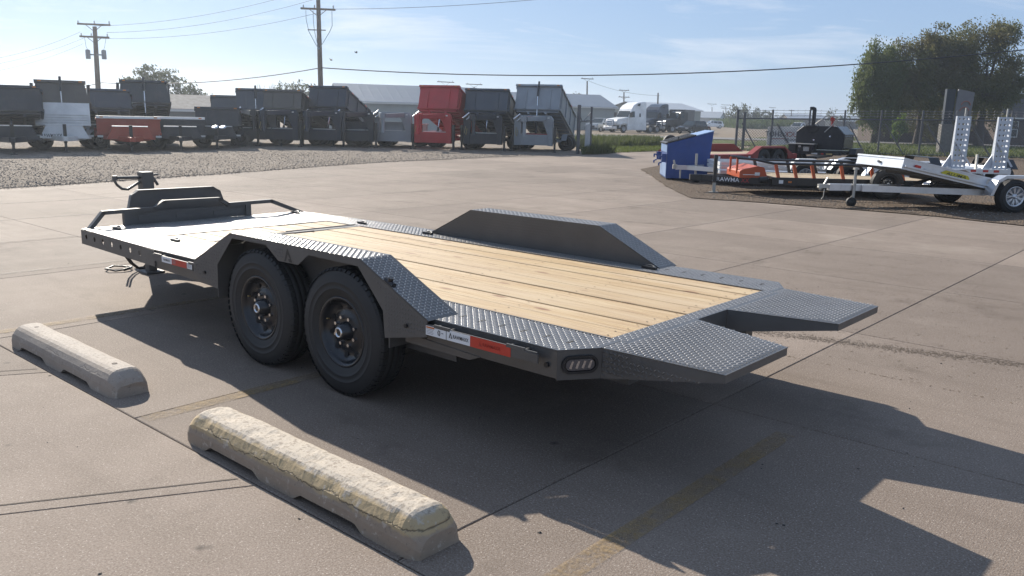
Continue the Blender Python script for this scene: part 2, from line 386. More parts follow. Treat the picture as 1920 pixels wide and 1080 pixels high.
def make_worn(name, base, dust):
    """thin road paint worn through to the concrete"""
    s = NT(name); p = s.pos(); a = s.math('ADD', s.math('MULTIPLY', s.noise(p, 9, 6, 0.75), 0.5), s.math('MULTIPLY', s.noise(p, 1.3, 5, 0.7), 0.5)); b = s.noise(p, 60, 3)
    keep = s.ramp(s.math('ADD', s.math('MULTIPLY', a, 0.75), s.math('MULTIPLY', b, 0.25)), [(0.44, 0.04), (0.58, 0.62)])
    s.done(s.mix(b, scl(base, .85), scl(base, 1.1)), 0.75, 0, s.bump(b, 0.4, 0.006), 0.2)
    # where the paint is gone there is nothing: the concrete below shows through
    tr = s.n('ShaderNodeBsdfTransparent'); ms = s.n('ShaderNodeMixShader'); s.put(ms.inputs[0], keep); s.lk(tr.outputs[0], ms.inputs[1]); s.lk(s.b.outputs[0], ms.inputs[2])
    s.lk(ms.outputs[0], [q for q in s.t.nodes if q.type == 'OUTPUT_MATERIAL'][0].inputs['Surface'])
    return s.m
M_yline = make_worn('faded_yellow_line_paint', (0.32, 0.22, 0.105), (0.185, 0.148, 0.112))
M_wline = make_worn('faded_white_line_paint', (0.25, 0.215, 0.175), (0.185, 0.15, 0.118))

# ------------------------------------------------------------------ ground and pavement
def vf(side, depth, z=0.0):
    p = CAM + rt*side + fw*depth; return Vector((p.x, p.y, z))
def gz(p):
    d = (Vector((p[0], p[1], 0)) - Vector((CAM.x, CAM.y, 0))).dot(fw)
    return max(0.0, d-95)*0.0022 if d < 700 else 1.33
g = MB()
deps = [-60, -20, 0, 20, 40, 60, 80, 95, 120, 160, 220, 300, 450, 700, 1500, 3500]
sides = [-3000, -1200, -500, -250, -120, -60, -25, 0, 25, 60, 120, 250, 500, 1200, 3000]
vv = []
for d in deps:
    for sd_ in sides:
        p = vf(sd_, d); z = gz(p) - 0.03; vv.append((p.x, p.y, z))
n = len(sides)
g.add(vv, [(i*n+j, i*n+j+1, (i+1)*n+j+1, (i+1)*n+j) for i in range(len(deps)-1) for j in range(n-1)], 0, True)
tag(g.build('ground', M_field), kind='structure')

# concrete slabs, each a piece of its own with open joints between
pave = thing('concrete_pavement', None, None); pave['kind'] = 'structure'
xl = [-23.9, -21.6, -19.1, -16.7, -14.3, -11.95, -9.6, -7.2, -4.8, -2.38, -0.06, 2.16, 4.5, 6.9, 9.3]
yl = [-6.2, -3.55, -1.03, 1.53, 4.0, 6.5, 9.02, 11.5, 14.0, 16.5, 19.0, 21.5, 24.0, 26.5, 29.0, 31.5, 34.0, 36.5, 39.0, 41.5, 44.0]
JG = 0.0032
def slab(pts, t=0.12):
    b = MB(); c = sum((Vector(p) for p in pts), Vector((0, 0)))/len(pts)
    top = [Vector((p[0], p[1], 0)) for p in pts]
    ins = []
    for p in top:
        d = Vector((c.x-p.x, c.y-p.y, 0)).normalized(); ins.append(p + d*0.007)
    low = [Vector((p.x, p.y, -0.004)) for p in top]; bot = [Vector((p.x, p.y, -t)) for p in top]
    m = len(pts)
    b.add(ins+low+bot, [list(range(m))] + [[i, m+i, m+(i+1) % m, (i+1) % m] for i in range(m)] + [[m+i, 2*m+i, 2*m+(i+1) % m, m+(i+1) % m] for i in range(m)], 0)
    return b.build('concrete_slab', M_conc, pave)
for i in range(len(xl)-1):
    for j in range(len(yl)-1):
        x0, x1, y0, y1 = xl[i]+JG, xl[i+1]-JG, yl[j]+JG, yl[j+1]-JG
        if x0 > -1 and y1 > 24: continue
        if j <= 1:
            continue
        slab([(x0, y0), (x1, y0), (x1, y1), (x0, y1)])
# walk along the near side, cut by a slanting joint
for k in range(-3, 4):
    xa = 0.665 + k*2.45; sl_ = 0.572
    f = lambda x, y: (x + (y+1.94)*sl_, y)
    slab([f(xa+JG*1.4, -5.6), f(xa+2.45-JG*1.4, -5.6), f(xa+2.45-JG*1.4, -1.03-JG), f(xa+JG*1.4, -1.03-JG)])
    # tooled margin beside the slanting joint
    m_ = MB(); 
    m_.add([(*f(xa-0.115, -5.6), 0.0025), (*f(xa-0.105, -5.6), 0.0025), (*f(xa-0.105, -1.06), 0.0025), (*f(xa-0.115, -1.06), 0.0025)], [(0, 1, 2, 3)])
    m_.build('tooled_groove', M_soil, pave)

def sheet(name, pts, mat, z, jag=0.0, kind='structure', step=0.5, seed=1, follow=False):
    """flat patch of ground with an uneven edge"""
    rnd_ = random.Random(seed); out = []
    n = len(pts)
    for i in range(n):
        a = Vector(pts[i][:2]); b = Vector(pts[(i+1) % n][:2]); L = (b-a).length
        k = max(1, min(160, int(L/step))) if jag else 1
        for q in range(k):
            p = a.lerp(b, q/k)
            if jag and q: 
                nrm = Vector((-(b-a).y, (b-a).x)).normalized()
                p = p + nrm*((noise.noise(Vector((p.x*0.7, p.y*0.7, seed)))*1.5 + rnd_.uniform(-0.4, 0.4))*jag)
            out.append((p.x, p.y, z + (gz(p) if follow else 0)))
    b = MB(); b.face(out); o = b.build(name, mat); return tag(o, kind=kind)

ge = [(-13.6, -9.0), (-14.6, -1.5), (-15.05, 3.2), (-15.6, 5.6), (-16.5, 8.8), (-18.1, 13.4), (-19.1, 16.9), (-19.6, 21.1), (-20.1, 25.4), (-20.2, 30.0), (-20.4, 33.0)]
sheet('gravel_lot', ge + [tuple(vf(-12, 62)[:2]), tuple(vf(-150, 62)[:2]), tuple(vf(-150, 6)[:2])], M_gravel, 0.012, 0.16, step=0.3, seed=3)
de = [(-13.3, 27.5), (-12.5, 24.7), (-11.7, 22.3), (-10.2, 20.4), (-7.3, 16.6), (-4.95, 13.85), (-3.75, 14.15), (-1.5, 14.45), (0.0, 14.55), (1.6, 14.2), (5.0, 13.6), (12.0, 12.8)]
sheet('dirt_yard', de + [tuple(vf(40, 12)[:2]), tuple(vf(48, 51)[:2]), tuple(vf(10.2, 50.5)[:2]), tuple(vf(7.0, 41)[:2])], M_dirt, 0.016, 0.05, step=0.3, seed=5)
# verge, street and lots beyond the fence
sheet('grass_verge', [tuple(vf(a, b)[:2]) for a, b in ((3.9, 41.2), (5.4, 44.5), (8.4, 48.0), (9.6, 53.0), (9.8, 62.0), (3.6, 62.0))], M_lawn, 0.02, 0.12, step=0.5, seed=8)
sheet('rough_grass', [tuple(vf(a, b)[:2]) for a, b in ((3.5, 62.0), (16, 62.0), (24, 74), (20, 81), (3.4, 81))], M_lawn, 0.02, 0.3, step=0.8, seed=9)
sheet('grass_field', [tuple(vf(a, b)[:2]) for a, b in ((14, 52), (70, 48), (100, 80), (24, 84))], M_lawn, 0.01, 0.3, step=1.5, seed=10)
sheet('street', [tuple(vf(a, b)[:2]) for a, b in ((3.4, 84), (200, 78), (200, 87), (-30, 96), (-30, 85))], M_asph, 0.03, seed=11)
sheet('grass_field', [tuple(vf(a, b)[:2]) for a, b in ((26, 95), (200, 88), (260, 190), (60, 190), (40, 120))], M_lawn, 0.02, 0.3, step=2, seed=12)

def stripe(name, x, y0, y1, w, mat):
    b = MB(); b.face([(x-w/2, y0, 0.004), (x+w/2, y0, 0.004), (x+w/2, y1, 0.004), (x-w/2, y1, 0.004)])
    return tag(b.build(name, mat), kind='structure')
for x, y1 in ((2.70, 1.35), (0.0, 3.4), (-2.56, 4.0)): stripe('parking_line', x, -1.0, y1, 0.11, M_yline)
for x, y0, y1 in ((-5.05, -0.6, 2.6), (-7.3, -0.3, 2.4), (-9.6, 0.4, 3.4), (-12.0, 1.5, 4.6)): stripe('parking_line', x, y0, y1, 0.09, M_wline)

# ------------------------------------------------------------------ wheel, shared by the main trailer and others
def wheel(parent, c, out, RAD=0.395, wid=0.225, rim_r=0.215, style='mod', rimmat=None, n=96, pr=None):
    """tyre, rim and hub; out = +1 or -1, the side along local y that faces outwards"""
    rimmat = rimmat or M_rim
    w = thing('wheel', None, None, c); w.parent = parent
    T = Matrix.Scale(-1, 4, (0, 1, 0)) if out < 0 else Matrix.Identity(4)
    h = wid/2
    prof = [(-h*0.78, rim_r+0.004), (-h*0.98, rim_r+0.05), (-h*1.04, (rim_r+RAD)/2), (-h*0.98, RAD-0.045), (-h*0.86, RAD-0.014)]
    tre = [-0.80, -0.46, -0.44, -0.40, -0.38, -0.02, 0.0, 0.02, 0.04, 0.38, 0.40, 0.44, 0.46, 0.80]
    for i, a in enumerate(tre):
        deep = abs(abs(a)-0.42) < 0.03 or a in (0.0, 0.02)
        prof.append((h*a, RAD-(0.007 if deep else 0.0)-0.006*a*a))
    j1 = len(prof)
    prof += [(h*0.86, RAD-0.014), (h*0.95, RAD-0.038), (h*0.985, RAD-0.052), (h*1.04, (rim_r+RAD)/2+0.02), (h*1.045, (rim_r+RAD)/2+.008), (h*1.062, (rim_r+RAD)/2+.006), (h*1.062, (rim_r+RAD)/2+.002), (h*1.045, (rim_r+RAD)/2), (h*1.035, (rim_r+RAD)/2-0.03), (h*1.05, (rim_r+RAD)/2-0.032), (h*1.05, (rim_r+RAD)/2-0.036), (h*1.03, (rim_r+RAD)/2-0.038), (h*0.98, rim_r+0.04), (h*0.90, rim_r+0.012), (h*0.80, rim_r)]
    sh = {4, 5, j1-1, j1, j1+1}
    m = MB(); m.lathe(prof, n, 0, True, T, (lambda j, k: 0.981 if (j in sh and k % 2 == 0) else 1.0) if n >= 60 else None)
    if n >= 60:      # shoulder blocks
        for k in range(58):
            for s_ in (-1, 1):
                a0 = 2*PI*(k+.12)/58; a1 = 2*PI*(k+.80)/58; pts_ = []
                for rr_, ax2 in ((RAD-.016, h*.97), (RAD-.0015, h*.84), (RAD+.0015, h*.52)):
                    for a_ in (a0, a1): pts_.append(T @ Vector((rr_*math.cos(a_), s_*ax2, rr_*math.sin(a_))))
                low_ = [T @ Vector(((RAD-.02)*math.cos(a_), s_*ax2, (RAD-.02)*math.sin(a_))) for ax2 in (h*.97, h*.52) for a_ in (a0, a1)]
                m.add(pts_+low_, [(0, 1, 3, 2), (2, 3, 5, 4), (0, 2, 4, 8, 6), (1, 7, 9, 5, 3), (4, 5, 9, 8)], 0, False)
    m.build('tyre', M_rubber, w)
    r = MB()
    rp_ = [(h*0.72, rim_r+0.002), (h*0.86, rim_r+0.010), (h*0.92, rim_r+0.004), (h*0.88, rim_r-0.010), (h*0.70, rim_r-0.020), (h*0.48, rim_r-0.028), (h*0.40, rim_r-0.045), (h*0.30, rim_r*0.70), (h*0.42, rim_r*0.56), (h*0.52, rim_r*0.42), (h*0.48, rim_r*0.26), (h*0.46, 0.001)]
    if style == 'spoke': rp_ = rp_[:6] + [(h*0.0, rim_r-0.03), (h*-0.05, 0.001)]
    r.lathe(rp_, 40 if n >= 60 else 24, 0, True, T)
    ro = r.build('rim', rimmat if style != 'spoke' else [rimmat], w)
    if style == 'mod':
        d = MB(); y = h*0.335
        for k in range(10):
            a = 2*PI*k/10+0.2; rr = rim_r*0.735
            c_ = T @ Vector((rr*math.cos(a), y+0.003, rr*math.sin(a)))
            nn = (T.to_3x3() @ Vector((-0.25*math.cos(a), 1, -0.25*math.sin(a))))
            d.tube([c_-nn*0.004, c_+nn*0.003], 0.019, 12, 0)
        d.build('vent_hole_shade', M_cavity_shade, w)['kind'] = 'stuff'  # dark plugs stand for the shade inside the rim holes
    elif style == 'spoke':
        d = MB()
        for k in range(9):
            a = 2*PI*k/9
            for s_ in (-1, 1):
                b_ = a + s_*0.10
                d.beam(T @ Vector((0.03*math.cos(a), h*0.62, 0.03*math.sin(a))), T @ Vector(((rim_r-0.02)*math.cos(b_), h*0.70, (rim_r-0.02)*math.sin(b_))), 0.018, 0.02, 0, T.to_3x3() @ Vector((0, 1, 0)))
        d.lathe([(h*0.5, 0.055), (h*0.74, 0.055), (h*0.8, 0.035), (h*0.8, 0.001)], 20, 0, True, T)
        d.build('spoke_set', rimmat, w)
    hb = MB(); hb.lathe([(h*0.3, 0.062), (h*0.62, 0.060), (h*0.70, 0.052), (h*1.0, 0.046), (h*1.06, 0.030), (h*1.06, 0.001)], 24, 0, True, T)
    hb.lathe([(h*0.96, 0.034), (h*1.12, 0.032), (h*1.13, 0.025), (h*1.06, 0.021), (h*1.05, 0.001)], 20, 1, True, T, None, [1, 1, 1, 0])
    hb.build('hub', [M_rim if style == 'mod' else rimmat, M_chrome], w)
    if style == 'mod':
        ln = MB()
        for k in range(8):
            a = 2*PI*k/8+0.35; p = Vector((0.096*math.cos(a), 0, 0.088*math.sin(a)))
            ln.tube([T @ (p+Vector((0, h*0.46, 0))), T @ (p+Vector((0, h*0.66, 0)))], 0.011, 6, 0, True, False)
        ln.build('lug_nuts', M_chrome, w)['kind'] = 'stuff'
        va = MB(); va.tube([T @ Vector((-0.165, h*0.5, 0.05)), T @ Vector((-0.160, h*0.72, 0.055))], 0.004, 6)
        va.build('valve_stem', plain('brass', (0.6, 0.42, 0.18), 0.3, 1.0), w)
    return w

# ------------------------------------------------------------------ the main trailer
HD, HT, WT = 0.617, 0.8825, 2.5935
FB, FT0, FT1, FE = -1.2725, -0.7398, 0.6614, 1.234      # fender feet and top
FI = 0.232
XF, XS, XWF, XWR, XC, XR, XN, XT = -3.48, -1.942, -2.596, 2.127, 2.077, 2.198, 2.2306, 2.829
T = thing('flatbed_equipment_trailer', 'charcoal flatbed trailer with new pine deck, drive-over fenders and split tail in the foreground', 'trailer', (0, 0, 0))
def Y(y, near): return y if near else WT-y
def V(x, y, z, near=True): return Vector((x, Y(y, near), z))

# deck planks
ys = [0.424 + k*(2.17-0.424)/9 for k in range(10)]
rp2 = random.Random(11)
for k in range(9):
    for x0, x1 in ((XWF+0.004, -2.165), (-2.06, XWR-0.004)):
        b = MB(); dz = rp2.uniform(-0.003, 0.002); ga = rp2.choice((0.006, 0.0065, 0.008))
        b.box(x0, x1, ys[k]+ga, ys[k+1]-ga, HD-0.045, HD-0.004+dz)
        b.build('deck_plank', M_wood, T, bevel=0.003)
# screws in rows across the planks
sc_ = MB()
for xr in (-2.5, -2.24, -1.95, -1.2, -0.4, 0.45, 1.3, 2.06):
    for k in range(9):
        for q in (0.25, 0.75):
            sc_.disc((xr+rp2.uniform(-.02, .02), ys[k]+(ys[k+1]-ys[k])*q+rp2.uniform(-.01, .01), HD-0.0008), (0, 0, 1), 0.006, 7)
tag(sc_.build('deck_screws', plain('dull_screw', (0.12, 0.08, 0.05), 0.5, 0.6), T), kind='stuff')

# tread plate decking
def plate(pts, name='tread_plate', t=0.005, mat=None, z=HD):
    b = MB(); b.prism([Vector((p[0], p[1], z-t)) for p in pts], (0, 0, t)); o = b.build(name, mat or M_tread, T)
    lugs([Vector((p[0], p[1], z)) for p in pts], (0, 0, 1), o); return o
plate([(XF, 0.112), (-2.6, 0.068), (-2.6, 1.29), (XF, 1.29)])
plate([(XF, 1.294), (-2.6, 1.294), (-2.6, WT-0.068), (XF, WT-0.112)])
for near in (True, False):
    q = [(-2.596, 0.066), (XS, 0.045), (FB, 0.0513), (FB, 0.2325), (FE, 0.2325), (FE, 0.0513), (XC, 0.0513), (XR-0.004, 0.236), (XR-0.004, 0.42), (-2.596, 0.42)]
    q = [(x, Y(y, near)) for x, y in q]; plate(q if near else q[::-1])
    # angle iron that trims the wood edge
    b = MB(); b.box(-2.05, XWR, min(Y(.410, near), Y(.424, near)), max(Y(.410, near), Y(.424, near)), HD-0.04, HD+0.0035); b.build('edge_trim', M_alu if False else M_char, T)
    # stake slots, as raised dark bars for the shade inside
    for k, x in enumerate((1.284, 1.427, 1.574, 1.724, 1.876, 2.026)):
        b = MB(); b.box(x-0.007, x+0.007, Y(.215, near)-0.025, Y(.215, near)+0.025, HD-0.001, HD+0.0016); b.build('deck_slot_shade', M_cavity_shade, T)
plate([(XWR, 0.4205), (XN, 0.4205), (XN, WT-0.4205), (XWR, WT-0.4205)])
b = MB(); b.box(XN-0.012, XN, 0.42, WT-0.42, HD-0.135, HD-0.0055); b.build('rear_cross_member', M_char, T)
# split tail: two wedge shaped approach plates
for near in (True, False):
    o0, o1, i0, i1 = 0.2443, 0.2926, 1.1202, 0.9537
    top = [V(XR, o0, HD, near), V(XT, o1, HD-0.009, near), V(XT, i1, HD-0.009, near), V(XN+0.001, i0, HD, near), V(XN+0.001, 0.42, HD, near), V(XR, 0.42, HD, near)]
    if not near: top = top[::-1]
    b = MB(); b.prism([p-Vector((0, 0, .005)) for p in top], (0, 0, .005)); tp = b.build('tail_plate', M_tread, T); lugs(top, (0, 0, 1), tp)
    s = MB()
    dz = Vector((0, 0, 0.0055))
    for (xa, ya, da, xb, yb, db) in ((XR, o0+.002, .15, XT-0.002, o1+.002, .034), (XN+0.002, i0-.002, .13, XT-.002, i1-.002, .034)):
        a_ = V(xa, ya, HD-.0055, near); c_ = V(xb, yb, HD-.0145, near)
        poly = [a_, c_, c_-Vector((0, 0, db)), a_-Vector((0, 0, da))]
        s.prism(poly, (0, (0.006 if ya < 0.5 else -0.006)*(1 if near else -1), 0))
    a_ = V(XT-0.008, o1+.004, HD-.0145, near); c_ = V(XT-.008, i1-.004, HD-.0145, near)
    s.prism([a_, c_, c_-Vector((0, 0, .036)), a_-Vector((0, 0, .036))], (0.006, 0, 0))
    sp_ = s.build('side_plate', M_char, tp)
    if near: lugs([(XR, o0+.001, HD-.008), (XT, o1+.001, HD-.018), (XT, o1+.001, HD-.045), (XR, o0+.001, HD-.15)], (-.076, -1, 0), sp_, mat=M_tread)

# front section: side plates with round holes, nose plate
for near in (True, False):
    pf = V(XF, 0.106, 0, near); pb = V(XS-0.004, 0.040, 0, near); z0, z1 = HD-0.137, HD-0.0055
    b = MB(); dx = (pb-pf).normalized(); Lp = (pb-pf).length; nrm = Vector((0, 0.005 if near else -0.005, 0))
    cells = [0.0] + [0.06 + 0.185*i for i in range(8)] + [Lp]
    hs_ = [0.12 + 0.19*i for i in range(7)]
    P = lambda u, z: pf + dx*u + Vector((0, 0, z))
    edges = [0.0]
    for h_ in hs_: edges += [h_-0.04, h_+0.04]
    edges.append(Lp)
    zc = (z0+z1)/2+0.008
    for i in range(len(edges)-1):
        ua, ub = edges[i], edges[i+1]
        if i % 2 == 0 or True:
            hole = (i % 2 == 1)
            if not hole:
                b.prism([P(ua, z0), P(ub, z0), P(ub, z1), P(ua, z1)], nrm)
            else:
                uc = (ua+ub)/2; rr = 0.024
                sq = [(ua, z0), (uc, z0), (ub, z0), (ub, zc), (ub, z1), (uc, z1), (ua, z1), (ua, zc)]
                ci = [(uc+rr*math.cos(R(225+45*k)), zc+rr*math.sin(R(225+45*k))) for k in range(8)]
                for k in range(8):
                    a1, a2, c2, c1 = sq[k], sq[(k+1) % 8], ci[(k+1) % 8], ci[k]
                    b.face([P(*a1), P(*a2), P(*c2), P(*c1)])
                    b.face([P(*a1)+nrm, P(*c1)+nrm, P(*c2)+nrm, P(*a2)+nrm])
                    b.face([P(*c1), P(*c2), P(*c2)+nrm, P(*c1)+nrm])
    b.build('side_plate', M_char, T)
b = MB(); b.box(XF-0.006, XF, 0.11, WT-0.11, HD-0.14, HD-0.006); b.build('nose_plate', M_char, T)

# rub rails, lower side beams, decals
def sidebox(x0, x1, y0, y1, z0, z1, near, mi=0, b=None):
    b.box(x0, x1, min(Y(y0, near), Y(y1, near)), max(Y(y0, near), Y(y1, near)), z0, z1, mi)
for near in (True, False):
    for x0, x1 in ((-1.88, FB-0.005), (FE-0.02, 1.99)):
        b = MB()
        sidebox(x0, x1, 0.0, 0.008, 0.543, 0.598, near, 0, b)
        for xx in ((x0+0.02, x1-0.05) if x0 < 0 else (x0+0.07, 1.80)):
            sidebox(xx, xx+0.012, 0.0082, 0.049, 0.546, 0.597, near, 0, b); sidebox(xx+0.10, xx+0.112, 0.0082, 0.049, 0.546, 0.597, near, 0, b)
            sidebox(xx-0.004, xx+0.116, -0.003, 0.005, 0.588, 0.606, near, 0, b)
        b.build('rub_rail', M_char, T)
    b = MB(); sidebox(1.86, 2.0, -0.004, 0.004, 0.545, 0.59, near, 0, b); b.build('end_bracket', M_char, T)
    b = MB(); sidebox(XS, FB+0.05, 0.05, 0.058, 0.47, 0.611, near, 0, b); b.build('side_beam', M_tread, T)
    b = MB(); sidebox(FE-0.06, XC, 0.05, 0.058, 0.475, 0.611, near, 0, b)
    b.build('side_beam', M_tread, T); b = MB()
    b.prism([V(1.0, .045, .45, near), V(1.50, .045, .448, near), V(1.58, .045, .478, near), V(1.0, .045, .50, near)], (0, .004 if near else -.004, 0)); b.build('gusset', M_tread, T); b = MB()
    b.prism([V(-1.9, .045, .50, near), V(-1.72, .045, .47, near), V(-1.0, .045, .448, near), V(-1.0, .045, .52, near), V(-1.9, .045, .53, near)], (0, .004 if near else -.004, 0)); b.build('gusset', M_tread, T); b = MB()
    # chamfered corner that carries the tail lamp
    p0 = V(XC, .052, 0, near); p1 = V(XR, .246, 0, near)
    b.prism([p0+Vector((0, 0, .466)), p1+Vector((0, 0, .462)), p1+Vector((0, 0, .611)), p0+Vector((0, 0, .611))], (-0.006, 0, 0))
    b.build('corner_plate', M_tread, T)
    mid = (p0+p1)/2; mid.z = 0.541; dx = (p1-p0).normalized(); nn = Vector((dx.y, -dx.x, 0)) if near else Vector((-dx.y, dx.x, 0))
    lamp = MB()
    def oval(w, h, off, n=24):
        out = []
        for k in range(n):
            a = 2*PI*k/n; cx_ = math.cos(a); sx_ = math.sin(a)
            u = (w-h)*(1 if cx_ > 0 else -1) + h*cx_ if abs(cx_) > 1e-6 else 0
            out.append(mid + dx*u + Vector((0, 0, h*sx_)) + nn*off)
        return out
    o1_, o2_, o3_, o4_ = oval(.094, .045, 0.001), oval(.094, .045, .014), oval(.080, .033, .014), oval(.078, .031, .006)
    for A, B in ((o1_, o2_), (o2_, o3_), (o3_, o4_)):
        for k in range(24): lamp.face([A[k], A[(k+1) % 24], B[(k+1) % 24], B[k]] if near else [A[k], B[k], B[(k+1) % 24], A[(k+1) % 24]])
    lo = lamp.build('tail_lamp', M_black, T)
    ln = MB(); o5 = oval(.074, .028, .012); ln.face(o5 if near else o5[::-1])
    for q in range(4):
        cc_ = mid + dx*(-0.048+0.032*q) + nn*0.013
        ln.face([cc_+dx*(-.010)+Vector((0, 0, -.016)), cc_+dx*(.002)+Vector((0, 0, -.02)), cc_+dx*.014+Vector((0, 0, .018)), cc_+dx*.004+Vector((0, 0, .02))], 1)
    ln.build('lens', [plain('clear_lamp_lens', (0.10, 0.10, 0.11), 0.15, 0.4), plain('lamp_reflector', (0.42, 0.40, 0.40), 0.2, 0.8)], lo)
    b = MB(); b.tube([V(2.02, .048, .535, near), V(2.02, .035, .535, near)], 0.013, 10); b.build('rail_bolt', M_black, T)
    if near:
        yy = -0.0012
        for (x0, x1, z0, z1, m, nm) in ((1.217, 1.372, .541, .592, M_decalw, 'warning_decal'), (1.376, 1.548, .541, .596, M_decalw, 'maker_decal'), (1.549, 1.826, .540, .596, M_decalr, 'reflector_decal'),
                                    (-1.74, -1.585, .552, .597, M_decalw, 'maker_decal'), (-1.583, -1.36, .550, .597, M_decalr, 'reflector_decal'), (-1.355, -1.282, .552, .597, M_decalw, 'warning_decal')):
            b = MB(); b.box(x0, x1, yy-0.0008, yy, z0, z1, 0); o = b.build(nm, m, T)
            t = MB(); z = (z0+z1)/2; 
            org = lambda x, zz: (x, yy-0.0018, zz)
            if nm == 'maker_decal' and x0 > 0:
                t.face([org(x0+.018, z-.013), org(x0+.024, z-.013), org(x0+.030, z+.006), org(x0+.0305, z+.017), org(x0+.028, z+.017)])
                t.face([org(x0+.0305, z+.017), org(x0+.030, z+.006), org(x0+.037, z-.008), org(x0+.030, z-.008), org(x0+.033, z-.013), org(x0+.044, z-.013)])
                text_mb(t, 'RAWMAXX', org(x0+.05, z-.010), (1, 0, 0), (0, 0, 1), .020, 0, .112, 0.0004)
                b2 = MB(); b2.box(x0-0.003, x0, yy-.001, yy, z0, z1)
                t.box(x0-0.0035, x0-0.0005, yy-.0016, yy-.0008, z0, z1, 0)
                t.build('lettering', M_ink, o)
            elif nm == 'reflector_decal' and x0 > 0:
                t.face([org(x0+.062, z-.013), org(x0+.067, z-.013), org(x0+.072, z+.012), org(x0+.0705, z+.014)]); t.face([org(x0+.072, z+.013), org(x0+.073, z+.003), org(x0+.082, z-.013), org(x0+.073, z-.013)])
                text_mb(t, 'RAWMAXX', org(x0+.09, z-.010), (1, 0, 0), (0, 0, 1), .019, 0, .12, 0.0004)
                t.build('lettering', M_decaldr, o)
            elif nm == 'warning_decal' and x0 > 0:
                t.box(x0+.004, x0+.066, yy-.0016, yy-.0008, z1-.012, z1-.003, 1)
                for k in range(4): t.box(x0+.006, x0+.060-.004*(k % 2), yy-.0014, yy-.0008, z1-.019-.008*k, z1-.0165-.008*k, 2)
                t.tube([org(x0+.098, z-.012), org(x0+.094, z+.004), org(x0+.099, z+.014), org(x0+.108, z+.012), org(x0+.110, z-.004), org(x0+.104, z-.014)], .0022, 5, 0)
                t.box(x0+.12, x0+.135, yy-.0014, yy-.0008, z-.0, z+.005, 2)
                t.build('lettering', [M_ink, M_orange_print, M_inkgrey], o)
            elif nm == 'maker_decal':
                text_mb(t, 'RAWMAXX', org(x0+.03, z-.009), (1, 0, 0), (0, 0, 1), .017, 0, .10, 0.0004); t.build('lettering', M_ink, o)
            else:
                for k in range(4): t.box(x0+.006, x0+.06, yy-.0014, yy-.0008, z1-.012-.008*k, z1-.009-.008*k, 0)
                t.build('lettering', M_inkgrey, o)

# fenders
for near in (True, False):
    Fd = thing('drive_over_fender', None, None); Fd.parent = T
    tops = [((FB, HD), (FT0, HT)), ((FT0, HT), (FT1, HT)), ((FT1, HT), (FE, HD))]
    for (xa, za), (xb, zb) in tops:
        b = MB(); dxx = Vector((xb-xa, 0, zb-za)).normalized(); nn = Vector((-dxx.z, 0, dxx.x))
        q = [V(xa, 0, za, near), V(xb, 0, zb, near), V(xb, FI, zb, near), V(xa, FI, za, near)]
        if not near: q = q[::-1]
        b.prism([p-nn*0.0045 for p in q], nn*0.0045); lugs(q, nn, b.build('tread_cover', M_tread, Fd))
    e = 0.0055
    def skirt(yv, holes):
        if holes:
            o = [(FE-.01, HD-.004), (FT1-.004, HT-e), (FT0+.004, HT-e), (FB+.01, HD-.004), (-1.264, .541), (-1.163, .490), (-.930, .462), (-.925, .640), (-.715, .848), (-.307, .851), (-.167, .763), (.049, .765), (.159, .842), (.641, .836), (.860, .612), (.874, .455), (1.221, .525)]
        else:
            o = [(FE-.012, HD-.004), (FT1-.004, HT-e), (FT0+.004, HT-e), (FB+.012, HD-.004), (FB+.012, .34), (FE-.012, .34)]
        b = MB(); b.prism([V(x, yv, z, near) for x, z in o], (0, .005 if near else -.005, 0)); return b
    sk = skirt(0.0, True).build('skirt', M_char, Fd)
    skirt(FI-.006, False).build('inner_wall', M_char, Fd)
    ya, yb = sorted((Y(.007, near), Y(FI-.007, near)))
    for xx in (-.945, .90):
        b = MB(); b.box(xx, xx+.007, ya, yb, .40, .765); b.build('light_baffle', M_char, Fd)  # added plates that keep stray sun out of the wheel well
    # tread relief of the upright faces
    if near:
        lugs([(x, -.0005, z) for x, z in ((FT1, HT-.01), (.87, .70), (.88, .47), (1.21, .54), (1.225, .61))], (0, -1, 0), sk, mat=M_tread)
        lugs([(x, -.0005, z) for x, z in ((-1.25, .60), (-1.25, .55), (-1.15, .50), (-.935, .475), (-.93, .64), (-.72, .86), (-.74, .87))], (0, -1, 0), sk, mat=M_tread)
        lugs([(x, -.0005, z) for x, z in ((-.30, .853), (-.165, .768), (-.11, .768), (-.11, .866), (-.30, .868))], (0, -1, 0), sk, mat=M_tread)
    else:
        yi = WT-FI+.0005
        lugs([(x, yi, z) for x, z in ((FB+.02, HD+.004), (FE-.02, HD+.004), (FT1-.006, HT-.008), (FT0+.006, HT-.008))], (0, -1, 0), sk, mat=M_tread)
    if near or True:
        em = MB(); yv = -0.0015; mx_ = -0.055; mz = .805
        P2 = lambda x, z: V(mx_+x, yv, mz+z, near)
        A = [P2(-.045, -.035), P2(-.026, -.035), P2(-.004, .014), P2(-.002, .048), P2(-.010, .048)]
        B = [P2(-.002, .048), P2(-.004, .014), P2(.020, -.012), P2(.000, -.018), P2(.012, -.035), P2(.045, -.035)]
        em.face(A if near else A[::-1]); em.face(B if near else B[::-1]); em.build('emblem', M_ink, Fd)
        if not near: continue
        lm = MB(); c_ = V(.90, .018, .775, near); lm.tube([c_-Vector((.035, 0, -.014)), c_+Vector((.035, 0, -.014))], .018, 8); lm.tube([c_-Vector((.0, .0, .0)), c_+Vector((.012, 0, .03))], .016, 8)
        lm.build('marker_lamp', M_black, Fd)
    for x_ in (-1.1, 1.06):
        if not near: break
        bt = MB(); bt.tube([V(x_, .004, .56, near), V(x_, -.012, .56, near)], .012, 10); bt.build('rail_bolt', M_black, Fd)

